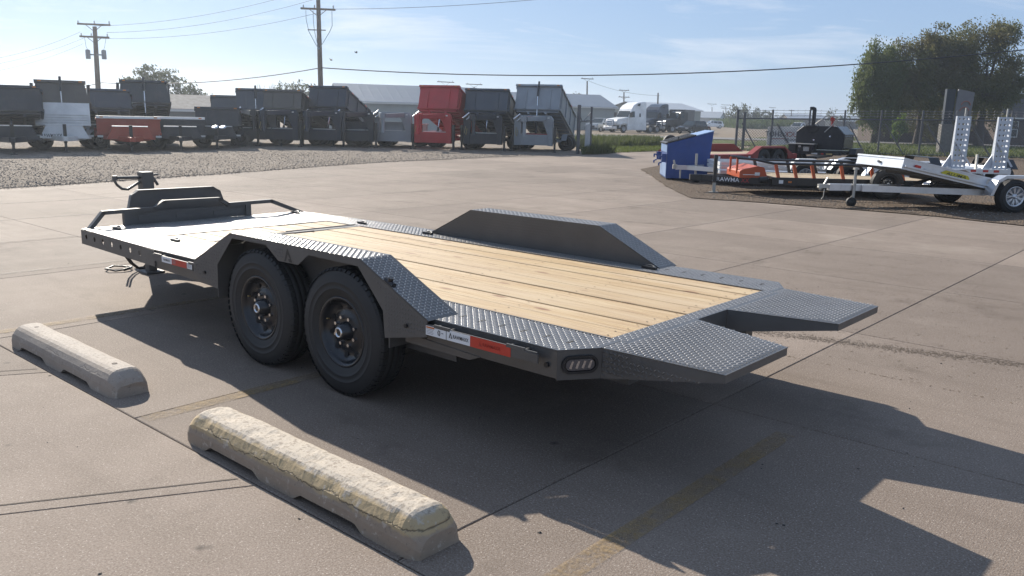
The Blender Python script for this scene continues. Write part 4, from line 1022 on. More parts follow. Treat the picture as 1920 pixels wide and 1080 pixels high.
for k in range(8):
    b = MB(); y = -HW+.05+k*.2275; tb(b, BCK, FRT-.01, y+.002, y+.2255, .02, .055); b.build('deck_plank', M_alu, bd)
b = MB()
for x in (-1.3, -.7, -.1, .5, 1.1, 1.7, 2.3): tb(b, x-.03, x+.03, -HW+.05, HW-.05, -.06, .018)
b.build('cross_member', paint('dull_underside', (.10, .095, .085), .7, .2, .2, 4, .2), bd)
d = MB()
yv = HW+.0135      # the side turned to the camera
sgn = 1
def side_pt(x, z): return TM @ Vector((x, sgn*yv, z))

b = MB(); o_ = side_pt(1.55, .035); X_ = (side_pt(.7, .035)-o_).normalized(); Y_ = (side_pt(1.55, .14)-o_).normalized()
b.face([o_, o_+X_*.60, o_+X_*.62+Y_*.05, o_+X_*.56+Y_*.10, o_+X_*.06+Y_*.11, o_-X_*.03+Y_*.05]); dec = b.build('maker_decal', plain('yellow_decal', (.50, .42, .03), .4), bd)
d = MB(); text_mb(d, 'ALUMA', o_+X_*.07+Y_*.025, X_, Y_, .058, 0, .46, .002, shear=.25); d.build('lettering', M_ink, dec)
d = MB(); o2 = side_pt(2.18, .06); d.prism([o2, o2+X_*.12, o2+X_*.12+Y_*.05, o2+Y_*.05], (o2-side_pt(2.18, .06)) + (X_.cross(Y_))*.03); d.build('marker_lamp', M_decalr, bd)
d = MB()
for x in (1.95, .45):
    o2 = side_pt(x, .07); nn = X_.cross(Y_)*.03; d.beam(o2+nn, o2+nn+X_*.16, .02, .02); d.beam(o2, o2+nn, .02, .02); d.beam(o2+X_*.16, o2+X_*.16+nn, .02, .02)
d.build('tie_loop', M_alu, bd)
d = MB(); o3 = TM @ Vector((FRT+.022, 0, .08)); d.tube([o3, o3+Vector((.04, .06, 0))], .03, 8); d.build('latch', M_galv, bd)
# frame, tongue, strut
for s_ in (-1, 1):
    b = MB(); b.beam((-1.4, s_*.62, .38), (.3, s_*.62, .38), .07, .11); b.beam((.3, s_*.62, .38), (2.75, s_*.10, .39), .07, .13); b.build('frame_rail', M_alu, Q)
b = MB(); b.box(2.35, 3.45, -.06, .06, .33, .47); b.beam((2.6, .065, .40), (3.2, .065, .40), .012, .10); b.build('drawbar', M_alu, Q)
b = MB(); b.beam((3.42, 0, .42), (3.68, 0, .42), .09, .08); b.tube([(3.6, 0, .42), (3.66, 0, .36)], .05, 8); b.beam((3.55, 0, .46), (3.48, 0, .60), .03, .03); b.tube([(3.55, .03, .36), (3.56, .04, .2), (3.58, .0, .14)], .01, 5); b.build('coupler', M_galv, Q)
b = MB(); b.tube([(2.93, .11, .18), (2.93, .11, .80)], .032, 10); b.beam((2.93, .11, .78), (2.93, .11, .82), .09, .09); j = b.build('jack', M_galv, Q)
b = MB(); mm = Matrix.Translation((2.99, .15, .10)); b.lathe([(-.03, .08), (-.04, .10), (.04, .10), (.03, .08)], 20, 0, True, mm); b.lathe([(-.02, .001), (-.035, .082), (.035, .082), (.02, .001)], 16, 0, True, mm); b.beam((2.93, .11, .2), (2.99, .10, .10), .03, .09); b.build('caster', M_rubber, j)
b = MB(); b.beam((1.75, -.05, .42), (1.05, -.05, .62), .06, .06); b.beam((1.3, .2, .44), (1.0, .2, .60), .02, .02); b.build('tilt_cylinder', M_blk2, Q)
b = MB(); b.tube([(0, -.95, .34), (0, .95, .34)], .035, 8); b.build('axle', M_galv, Q)
for s_ in (-1, 1):
    wheel(Q, (0, s_*1.05, .345), s_, .345, .20, .20, 'spoke', M_alu, 48)
    b = MB(); ya, yb = (.935, 1.185) if s_ > 0 else (-1.185, -.935)
    path = [(.58, .36), (.46, .66), (.28, .76), (-.28, .76), (-.46, .66), (-.58, .36)]
    for (xa, za), (xb, zb) in zip(path[:-1], path[1:]): b.prism([(xa, ya, za), (xb, ya, zb), (xb, ya, zb+.008), (xa, ya, za+.008)], (0, yb-ya, 0))
    yo = yb-.006 if s_ > 0 else ya
    b.prism([(x, yo, z) for x, z in path] + [(-.52, yo, .36), (-.42, yo, .62), (-.26, yo, .71), (.26, yo, .71), (.42, yo, .62), (.52, yo, .36)], (0, .006, 0)); b.build('fender', M_alu, Q)

# aluminium trailer with two ramps stood on end ------------------------------
pm = away(1800, 25.6); am = math.atan2(rt.y, rt.x) - .06
N_ = thing('car_hauler_trailer', 'aluminium trailer with two tall slotted loading ramps stood upright at its rear', 'trailer', (pm.x, pm.y, 0), am)
b = MB(); b.box(-.1, 1.47, 0, .10, .50, .62); b.build('rear_rail', M_alu, N_)
for x in (.42, .74, 1.02):
    b = MB(); b.box(x, x+.14, -.006, 0, .54, .60); b.build('reflector', M_decalr, N_)
for k in range(8):
    b = MB(); b.box(-.1+k*.195, .092+k*.195, .12, 5.0, .55, .60); b.build('deck_plank', M_alu, N_)
for x0 in (-.15, 1.42):
    b = MB(); b.box(x0, x0+.08, .1, 5.0, .46, .66); b.build('side_rail', M_alu, N_)
M_ramp = paint('pale_ramp_aluminium', (.50, .53, .58), .42, .35, .06, 4, .05)
def ramp(x0):
    rp = thing('loading_ramp', None, None, (x0, .14, .62)); rp.parent = N_
    w_, H_ = .37, 1.38
    for xx in (0, w_-.05):
        b = MB(); b.prism([(xx, 0, 0), (xx, .20, 0), (xx, .14, .5), (xx, .08, H_), (xx, 0, H_)], (.05, 0, 0)); b.build('ramp_rail', M_ramp, rp)
    n = 10; hh = H_/n
    for k in range(n+1):
        b = MB(); z = k*hh; b.box(.05, w_-.05, .0, .05, max(0, z-.045), min(H_, z+.045)); b.build('ramp_rung', M_ramp, rp)
    for xx in (.10, w_-.16):
        b = MB(); b.box(xx, xx+.05, .002, .03, 0, H_); b.build('ramp_bar', M_ramp, rp)
    b = MB(); b.beam((w_*.6, .05, H_), (w_*.6, .05, H_+.22), .03, .03); b.build('ramp_pin', M_galv, rp)
    b = MB(); b.beam((.02, -.02, .75), (.02+.42, -.12, .08), .04, .04); b.prism([(-.22, .1, 0), (-.0, .1, 0), (-.0, .1, .38)], (0, .02, 0)); b.build('ramp_strut', M_ramp, rp)
ramp(-.04); ramp(1.04)
b = MB(); b.beam((.68, .3, .6), (.68, .3, 1.0), .10, .04); b.build('stake_post', M_galv, N_)
for x, s_ in ((1.66, 1), (-.33, -1)):
    for y in (.95, 1.85): wheel(N_, (x, y, .36), s_, .36, .21, .21, 'spoke', M_alu, 40)
    b = MB()
    path = [(.30, .62), (.62, .86), (2.2, .86), (2.45, .62)]
    for (ya, za), (yb, zb) in zip(path[:-1], path[1:]): b.prism([(x-.14, ya, za), (x-.14, yb, zb), (x-.14, yb, zb+.012), (x-.14, ya, za+.012)], (.28, 0, 0))
    b.build('fender', M_kblk, N_)

# ------------------------------------------------------------------ chain link fence, gate
M_post = paint('dull_galvanised_post', (.12, .12, .125), .5, .5, .15, 4, .1)
M_wire = plain('chain_link_wire', (.17, .17, .175), .5, .6)
Fc = thing('chain_link_fence', 'long chain-link fence topped with barbed wire behind the right-hand trailers', 'fence')
fu = [1378, 1443, 1512, 1577, 1645, 1722, 1805, 1888, 1975, 2070]
def fpt(u): 
    t = (u-1378)/(1930-1378); a = at(1378, 284); c = at(1930, 299.5); 
    d = ray(u, 290); d.z = 0; nn = Vector((-(c-a).y, (c-a).x, 0)); s_ = (a-CAM).dot(nn)/d.dot(nn); p = CAM+d*s_; return Vector((p.x, p.y, 0))
FH = lambda u: 1.93 + (u-1378)/(1930-1378)*.24
fp = [fpt(u) for u in fu]
for u, p in zip(fu, fp):
    b = MB(); top = FH(u)+.52; b.tube([p, p+Vector((0, 0, FH(u)+.1)), p+Vector((0, 0, top))], .055 if u != 1378 else .075, 8); b.build('fence_post', M_post, Fc)
for p2 in (fpt(1391),):
    b = MB(); b.tube([p2, p2+Vector((0, 0, 2.3))], .09, 8); b.build('fence_post', M_post, Fc)
for k in range(len(fu)-1):
    a, c = fp[k], fp[k+1]; ha, hc = FH(fu[k]), FH(fu[k+1]); L_ = (c-a).length; dx = (c-a).normalized()
    b = MB(); b.tube([a+Vector((0, 0, ha)), c+Vector((0, 0, hc))], .04, 6); b.build('top_rail', M_post, Fc)
    b = MB(); b.tube([a+Vector((0, 0, .12)), c+Vector((0, 0, .12))], .025, 6); b.build('bottom_rail', M_post, Fc)
    b = MB(); q0 = a+dx*.25+Vector((0, .05, ha-.25)); q1 = a+dx*min(L_*.62, 1.7)+Vector((0, .05, .1)); b.tube([q0, q1], .04, 6); b.build('brace', M_post, Fc)
    for h_ in (.18, .33, .48):
        b = MB(); b.tube([a+Vector((0, 0, ha+h_)), (a+c)/2+Vector((0, 0, (ha+hc)/2+h_-.02)), c+Vector((0, 0, hc+h_))], .011, 4); 
        m_ = int(L_/.4)
        for q in range(m_):
            p = a+dx*(.2+.4*q)+Vector((0, 0, ha+(hc-ha)*q/m_+h_)); b.beam(p-Vector((0, 0, .05))-dx*.03, p+Vector((0, 0, .05))+dx*.03, .012, .012)
        b.build('barbed_wire', M_wire, Fc)
    b = MB(); sp_ = .16; hgt0 = (ha+hc)/2-.1; n = int((L_+hgt0)/sp_)+1; up_ = Vector((0, 0, 1)); nn = Vector((-dx.y, dx.x, 0)); wv = .014
    for sgn_ in (1, -1):
        for i in range(n):
            s0 = i*sp_-hgt0
            u0, z0 = s0, 0.0; u1, z1 = s0+hgt0, hgt0
            if u0 < 0: z0 -= u0; u0 = 0
            if u1 > L_: z1 -= (u1-L_); u1 = L_
            if z1 <= z0: continue
            if sgn_ < 0: u0, u1 = L_-u0, L_-u1
            pA = a+dx*u0+up_*(z0+.1)+nn*(.004*sgn_); pB = a+dx*u1+up_*(z1+.1)+nn*(.004*sgn_); w_ = (pB-pA).normalized().cross(nn)*wv/2
            b.add([pA-w_, pB-w_, pB+w_, pA+w_], [(0, 1, 2, 3)])
    o = b.build('chain_link_mesh', M_wire, Fc); o['kind'] = 'stuff'
# banner hung on the far side of the fence, its print seen mirrored
bp = fpt(1436); dx = (fpt(1510)-fpt(1436)).normalized(); back = Vector((-dx.y, dx.x, 0))
if back.dot(fw) < 0: back = -back
BN = thing('fence_banner', 'white banner with red and black lettering hung on the chain-link fence, read from behind', 'banner', (0, 0, 0))
z0, z1 = .52, 1.50; Lb = (fpt(1502)-bp).length; o_ = bp+back*.10
b = MB(); b.prism([o_+Vector((0, 0, z0-.1)), o_+dx*Lb+Vector((0, 0, z0)), o_+dx*Lb+Vector((0, 0, z1+.05)), o_+Vector((0, 0, z1))], back*.01); b.build('banner_sheet', paint('banner_vinyl', (.78, .74, .69), .6, 0, .08, 2, .05), BN)
d = MB()
def mtext(txt, u_right, zz, hh, ww, mi):
    text_mb(d, txt, o_+dx*u_right+Vector((0, 0, zz))-back*.004, -dx, (0, 0, 1), hh, mi, ww, -.004)
mtext('BUCK', Lb-.10, .93, .30, .95, 0); mtext('SHOT', Lb-1.15, .93, .30, .98, 1); mtext('TRAILERS', Lb-.25, .70, .12, .75, 1)
d.box(0, .001, 0, .001, -.01, 0, 0)
d.face([o_+dx*.25+Vector((0, 0, .78))-back*.003, o_+dx*1.25+Vector((0, 0, .80))-back*.003, o_+dx*1.25+Vector((0, 0, .84))-back*.003, o_+dx*.25+Vector((0, 0, .82))-back*.003], 0)
d.build('lettering', [plain('banner_red', (.40, .10, .06), .6), plain('banner_black', (.06, .055, .05), .6)], BN)

# open gate leaf by the dump trailers
gp0 = at(1083, 289); gp1 = at(1106, 287)
Gt = thing('yard_gate', 'open chain-link gate leaf with a pale notice board beside the light grey dump trailer', 'gate')
for p, hh, r_ in ((gp0, 2.35, .09), (gp1, 2.3, .06)):
    b = MB(); b.tube([p, p+Vector((0, 0, hh))], r_, 8); b.build('gate_post', M_post, Gt)
dxg = (gp1-gp0).normalized(); Lg = (gp1-gp0).length
b = MB(); b.tube([gp0+Vector((0, 0, 1.55)), gp1+Vector((0, 0, 1.62))], .035, 6); b.tube([gp0+Vector((0, 0, .25)), gp1+Vector((0, 0, .25))], .03, 6); b.tube([gp0+dxg*.4*Lg+Vector((0, 0, 1.6)), gp1+Vector((0, 0, 2.05))], .025, 6); b.tube([gp0+dxg*.02+Vector((0, 0, 1.9)), gp0+dxg*.25*Lg+Vector((0, 0, 1.6))], .025, 6); b.build('gate_frame', M_post, Gt)
b = MB(); nn = Vector((dxg.y, -dxg.x, 0))*.05
b.prism([gp0+dxg*(.45*Lg)+nn+Vector((0, 0, .3)), gp0+dxg*(.86*Lg)+nn+Vector((0, 0, .32)), gp0+dxg*(.86*Lg)+nn+Vector((0, 0, 1.45)), gp0+dxg*(.45*Lg)+nn+Vector((0, 0, 1.4))], nn*.3); b.build('notice_board', paint('grey_notice_board', (.42, .43, .43), .6), Gt)
b = MB(); Lk = int(Lg/.13)+1
for i in range(Lk*2):
    for s_ in (1, -1):
        u0 = i*.13-1.3; pts_ = (u0, u0+1.3)
        a_ = max(0, u0); c_ = min(Lg, u0+1.3)
        if c_ <= a_: continue
        za, zc = (a_-u0)+.27, (c_-u0)+.27
        if s_ < 0: a_, c_ = Lg-a_, Lg-c_
        pA, pB = gp0+dxg*a_+Vector((0, 0, za)), gp0+dxg*c_+Vector((0, 0, zc)); w_ = Vector((0, 0, .008)); b.add([pA-w_, pB-w_, pB+w_, pA+w_], [(0, 1, 2, 3)])
o = b.build('chain_link_mesh', M_wire, Gt); o['kind'] = 'stuff'

# ------------------------------------------------------------------ dump trailers on the gravel
def pnt(n, c, r=.42, d=.12): return paint(n, c, r, 0.1, .14, 1.2, d)
M_dk = pnt('dark_charcoal_body', (.026, .031, .040)); M_navy = pnt('blue_black_body', (.022, .032, .052)); M_slate = pnt('slate_body', (.050, .062, .080))
M_brn = pnt('brown_grey_body', (.085, .075, .064)); M_lgry = pnt('light_grey_body', (.25, .27, .29)); M_rdb = pnt('bright_red_body', (.42, .025, .030)); M_cream = pnt('cream_underbody', (.72, .70, .67))
M_rdo = pnt('orange_red_body', (.36, .055, .030)); M_amb = plain('amber_marker_lens', (.55, .20, .03), .25); M_refl = plain('pale_reflector', (.6, .6, .58), .3)
def dump_trailer(label, u, dist, off, bed, frame, w=2.05, L=4.3, hs=.85, tilt=14, goose=True, text=None, under=None, taper=.0, post=False, raised=True, tmat=None, toolbox=True, zf=.68, lid=None):
    p = away(u, dist); rz = face_from(p) + R(off)
    D_ = thing('dump_trailer', label, 'dump trailer', p, rz, 'dump trailers parked in a row on the gravel')
    hw = w/2; y0 = .35; yh = y0+L; under = under or bed
    th = R(tilt)
    TM_ = Matrix.Translation((0, yh, zf)) @ Matrix.Rotation(-th, 4, 'X') @ Matrix.Translation((0, -L, 0))
    bdp = thing('dump_bed', None, None); bdp.parent = D_
    b = MB(); b.prism([TM_ @ Vector(q) for q in ((-hw, 0, 0), (hw, 0, 0), (hw-taper, 0, hs), (-hw+taper, 0, hs))], (TM_.to_3x3() @ Vector((0, .06, 0)))); b.build('bulkhead', bed, bdp)
    for x in (-hw*.55, hw*.55):
        b = MB(); b.box(x-.04, x+.04, -.05, -.002, .03, hs-.14, 0, TM_); b.build('bulkhead_post', bed, bdp)
    for xx in (-hw+taper+.08, hw-taper-.2):
        b = MB(); b.box(xx, xx+.12, -.115, -.101, hs+.03, hs+.075, 0, TM_); b.build('marker_lamp', M_amb, bdp)
    b = MB(); b.box(-hw+taper-.05, hw-taper+.05, -.10, .14, hs+.002, hs+.10, 0, TM_); b.build('cap_rail', lid or bed, bdp)
    for s_ in (-1, 1):
        b = MB(); x = s_*hw; b.prism([TM_ @ Vector(q) for q in ((x, .065, 0), (x, L, 0), (x, L, hs), (x, .065, hs))], TM_.to_3x3() @ Vector((-s_*.05, 0, 0)))
        for q in range(4): yq = .3+q*(L-.6)/3; b.box(min(x, x+s_*.05)-.001*s_, max(x, x+s_*.05), yq, yq+.10, .06, hs-.08, 0, TM_)
        b.box(min(x+s_*.002, x+s_*.07), max(x+s_*.002, x+s_*.07), .07, L, hs-.07, hs+.01, 0, TM_); b.box(min(x+s_*.002, x+s_*.07), max(x+s_*.002, x+s_*.07), .07, L, -.02, .08, 0, TM_)
        b.build('side_wall', bed, bdp)
        for q in range(4):
            b = MB(); xx = x+s_*.075; b.box(min(xx, xx+s_*.006), max(xx, xx+s_*.006), .5+q*.95, .78+q*.95, hs-.055, hs-.005, 0, TM_); b.build('reflective_tape', M_refl if q % 2 else M_decalr, bdp)
    b = MB(); b.box(-hw+.055, hw-.055, .065, L, -.03, .0, 0, TM_)
    for q in range(8): b.box(-hw+.06, hw-.06, .15+q*.52, .23+q*.52, -.11, -.032, 0, TM_)
    for x in (-.45, .45): b.box(x-.05, x+.05, .1, L, -.22, -.112, 0, TM_)
    if under is M_cream: b.box(-hw+.02, hw-.02, -.02, .055, -.92, -.01, 0, TM_); [b.box(-hw+.06, hw-.06, -.055, -.021, -.90+q*.10, -.86+q*.10, 0, TM_) for q in range(5)]
    b.build('bed_floor', under, bdp)
    # frame, hoist, axles
    b = MB()
    for x in (-.48, .48): b.box(x-.05, x+.05, .2, yh+.1, .42, .62)
    for q in range(5): b.box(-.95, .95, .4+q*1.0, .5+q*1.0, .46, .58)
    b.build('chassis', frame, D_)
    if raised:
        b = MB(); t_ = TM_ @ Vector((0, 0.5 if not post else -.08, -.2 if not post else hs*.55)); q0 = Vector((0, y0+.15, .5)); b.tube([q0, t_.lerp(q0, .5)], .06, 8, 0); b.tube([t_.lerp(q0, .5), t_], .035, 8, 1)
        if post: e_ = TM_ @ Vector((0, -.10, hs+.24)); b.tube([t_, e_], .05, 8, 0)
        b.build('hoist_ram', [M_blk2, M_chrome], D_)
    for y in (L*.52, L*.52+.88):
        for s_ in (-1, 1): wheel(D_, (s_*(hw-.02), y+.35, .39), s_, .39, .23, .2, n=24)
    for s_ in (-1, 1):
        b = MB(); x = s_*(hw+.0); ya = L*.52-.25
        path = [(ya, .55), (ya+.25, .86), (ya+1.8, .86), (ya+2.05, .55)]
        for (a0, c0), (a1, c1) in zip(path[:-1], path[1:]): b.prism([(x-.14, a0, c0), (x-.14, a1, c1), (x-.14, a1, c1+.015), (x-.14, a0, c0+.015)], (.28, 0, 0))
        b.build('fender', frame, D_)
    if goose:
        b = MB(); W2 = 1.0
        b.prism([(-W2, -.02, .32), (-W2+.34, -.02, .32), (-W2+.34, -.02, .84), (-W2+.36, -.02, 1.46), (-W2+.42, -.02, 1.52), (W2-.60, -.02, 1.52), (W2-.50, -.02, 1.44), (W2-.26, -.02, .84), (W2-.26, -.02, .32), (W2, -.02, .32), (W2, -.02, 1.62), (W2-.12, -.02, 1.80), (-W2+.12, -.02, 1.80), (-W2, -.02, 1.62)], (0, .22, 0)); b.build('neck_riser', frame, D_, bevel=.015)
        b = MB(); b.box(-W2+.345, W2-.265, .0, .45, .34, .86); b.build('tool_tray', frame, D_)
        if toolbox is not None:
            b = MB(); b.box(-W2+.36, W2-.30, .30, .5, .862, .90, 0); b.build('tray_edge', tmat or M_refl, D_)
        b = MB()
        for s_ in (-1, 1): b.beam((s_*.62, -.02, 1.68), (s_*.10, -1.75, 1.62), .12, .20)
        b.box(-.11, .11, -1.95, -1.66, 1.5, 1.74); b.tube([(0, -1.80, 1.76), (0, -1.80, .92)], .085, 10); b.tube([(0, -1.80, .92), (0, -1.80, .80)], .11, 10); b.build('neck', frame, D_)
        for s_ in (-1, 1):
            b = MB(); b.box(s_*(W2+.10)-.06, s_*(W2+.10)+.06, .02, .14, .42, 1.25); b.box(s_*(W2+.10)-.045, s_*(W2+.10)+.045, .035, .125, .06, .42); b.box(s_*(W2+.10)-.12, s_*(W2+.10)+.12, -.02, .18, 0, .06); b.build('jack', M_blk2, D_)
        for xa, xb in ((-.74, -.64), (W2-.45, W2-.35), (W2-.28, W2-.18)):
            b = MB(); b.box(xa, xb, -.032, -.021, 1.66, 1.72); b.build('reflector', M_refl, D_)
        b = MB(); b.tube([(-.98, -.16, 1.60), (-.66, -.10, 1.86)], .055, 10); b.tube([(-.80, -.20, 1.52), (-.62, -.16, 1.66)], .03, 8); b.build('chrome_strut', M_chrome, D_)
        b = MB(); b.tube([(-.85, -.10, 1.2), (-.9, -.15, .9), (-.83, -.12, .75), (-.78, -.10, 1.1)], .018, 5); b.build('air_hose', plain('coiled_hose_yellow', (.35, .28, .12), .5), D_)
        if text:
            t_ = MB(); text_mb(t_, text, (-.50, -.023, 1.625), (1, 0, 0), (0, 0, 1), .13, 0, .78); t_.build('lettering', tmat or M_refl, D_)
    else:
        b = MB(); b.beam((-.7, .2, .52), (-.06, -1.5, .52), .10, .18); b.beam((.7, .2, .52), (.06, -1.5, .52), .10, .18); b.box(-.07, .07, -1.8, -1.4, .46, .60); b.build('drawbar', frame, D_)
        if toolbox:
            b = MB(); b.prism([(-.85, -.12, .5), (.85, -.12, .5), (.62, -.12, .98), (-.62, -.12, .98)], (0, -.5, 0)); o = b.build('tool_box', toolbox if not isinstance(toolbox, bool) else frame, D_, bevel=.01)
            b = MB(); b.box(-.64, .64, -.64, -.10, .98, 1.01); b.build('box_lid', M_alu, o)
            if text:
                t_ = MB(); text_mb(t_, text, (-.79, -.623, .54), (1, 0, 0), (0, 0, 1), .14, 0, .70); t_.build('lettering', tmat or M_ink, o)
        b = MB(); b.box(-.06, .06, -1.12, -1.0, .35, 1.05); b.box(-.045, .045, -1.105, -1.015, .04, .35); b.box(-.11, .11, -1.17, -.95, 0, .04); b.build('jack', M_blk2, D_)
        for x in (-hw+.06, hw-.06):
            b = MB(); b.box(x-.10, x+.10, .10, .3, .55, .62); b.build('marker_bracket', M_refl, D_)
    if 'chrome lamps' in label:  # added chrome discs, tilted to flash the sun at the camera
        sun_half = (sd + (CAM-p).normalized()).normalized(); iv = Matrix.Rotation(-rz, 3, 'Z') @ sun_half
        for x in (-.13, .19):
            b = MB(); b.lathe([(-.05, .155), (.0, .15), (.012, .12), (.018, .07), (.02, .001)], 20, 0, True, Matrix.Translation((x+.10, -1.75, 1.0)) @ iv.to_track_quat('Y', 'Z').to_matrix().to_4x4()); b.build('sun_glint_disc', M_chrome, D_)
    return D_

dump_trailer('dark charcoal dump trailer at the left edge of the photo with its bed slightly raised', 22, 35.5, 0, M_dk, M_dk, w=2.05, hs=.80, tilt=11, goose=False, zf=.70, taper=.06)
dump_trailer('dump trailer with a brown bed over a cream underside and white tool box', 120, 37.2, 1, M_brn, M_cream, w=1.95, hs=.76, tilt=15.5, goose=False, under=M_cream, text='RAWMAXX', toolbox=M_white, taper=.13, post=True, zf=.70)
dump_trailer('slate grey dump trailer with a short raised bed left of the red one', 203, 40.0, -1, M_slate, M_dk, w=1.85, hs=.70, tilt=15, goose=False, L=3.9, taper=.06)
dump_trailer('low orange-red dump trailer with its bed lowered in front of a dark raised bed', 243, 37.0, 2, M_rdo, M_rdo, w=2.25, hs=.62, tilt=0, goose=False, raised=False, zf=.66, toolbox=M_rdo, L=3.6, lid=M_alu)
dump_trailer('dark dump trailer with a high raised bed behind the orange-red one', 276, 42.5, 3, M_dk, M_dk, w=2.15, hs=.92, tilt=17.5, goose=False, post=True, taper=.10)
dump_trailer('low black dump trailer with a flat pale-edged bed beside the flashing chrome', 338, 38.6, 0, M_dk, M_dk, w=1.9, hs=.60, tilt=0, goose=False, raised=False, L=3.4, lid=M_alu)
dump_trailer('squat black dump trailer with two added sun-flashing chrome lamps on its front', 408, 40.6, -3, M_dk, M_dk, w=1.85, hs=.72, tilt=5, goose=False, L=3.8)
dump_trailer('dark dump trailer half hidden between the squat black one and the narrow charcoal one', 433, 46.5, 0, M_slate, M_dk, w=1.8, hs=.80, tilt=12, goose=False)
dump_trailer('charcoal dump trailer with a chimney-like ram standing above its narrow raised bed', 480, 44.0, -3, M_slate, M_dk, w=1.8, hs=.92, tilt=15, goose=True, post=True)
dump_trailer('dump trailer with a brown-grey raised bed and black neck lettered BUCKSHOT', 522, 43.5, -22, M_brn, M_navy, w=1.95, hs=.82, tilt=16, goose=True, text='BUCKSHOT')
dump_trailer('blue-black dump trailer with a raised ribbed bed and dark neck', 604, 43.8, -24, M_navy, M_navy, w=2.0, hs=.95, tilt=18)
dump_trailer('black gooseneck dump trailer with an empty neck and lowered bed left of the silver-grey one', 664, 43.6, -16, M_navy, M_dk, w=1.8, hs=.50, tilt=0, raised=False)
dump_trailer('silver-grey gooseneck dump trailer with its bed lowered', 735, 43.8, -14, M_lgry, M_lgry, w=1.8, hs=.55, tilt=0, raised=False)
dump_trailer('bright red gooseneck dump trailer with raised bed and white BUCKSHOT lettering', 811, 42.8, -23, M_rdb, M_rdb, w=2.1, hs=1.08, tilt=18.5, text='BUCKSHOT')
dump_trailer('dark slate gooseneck dump trailer with raised bed right of the red one', 905, 42.6, -14, M_slate, M_dk, w=2.2, hs=1.0, tilt=18)
dump_trailer('light grey gooseneck dump trailer with raised bed at the right end of the row', 1000, 42.6, -14, M_lgry, M_lgry, w=2.3, hs=1.18, tilt=19.5, text='BUCKSHOT', tmat=plain('red_print', (.4, .03, .03), .5), post=True)
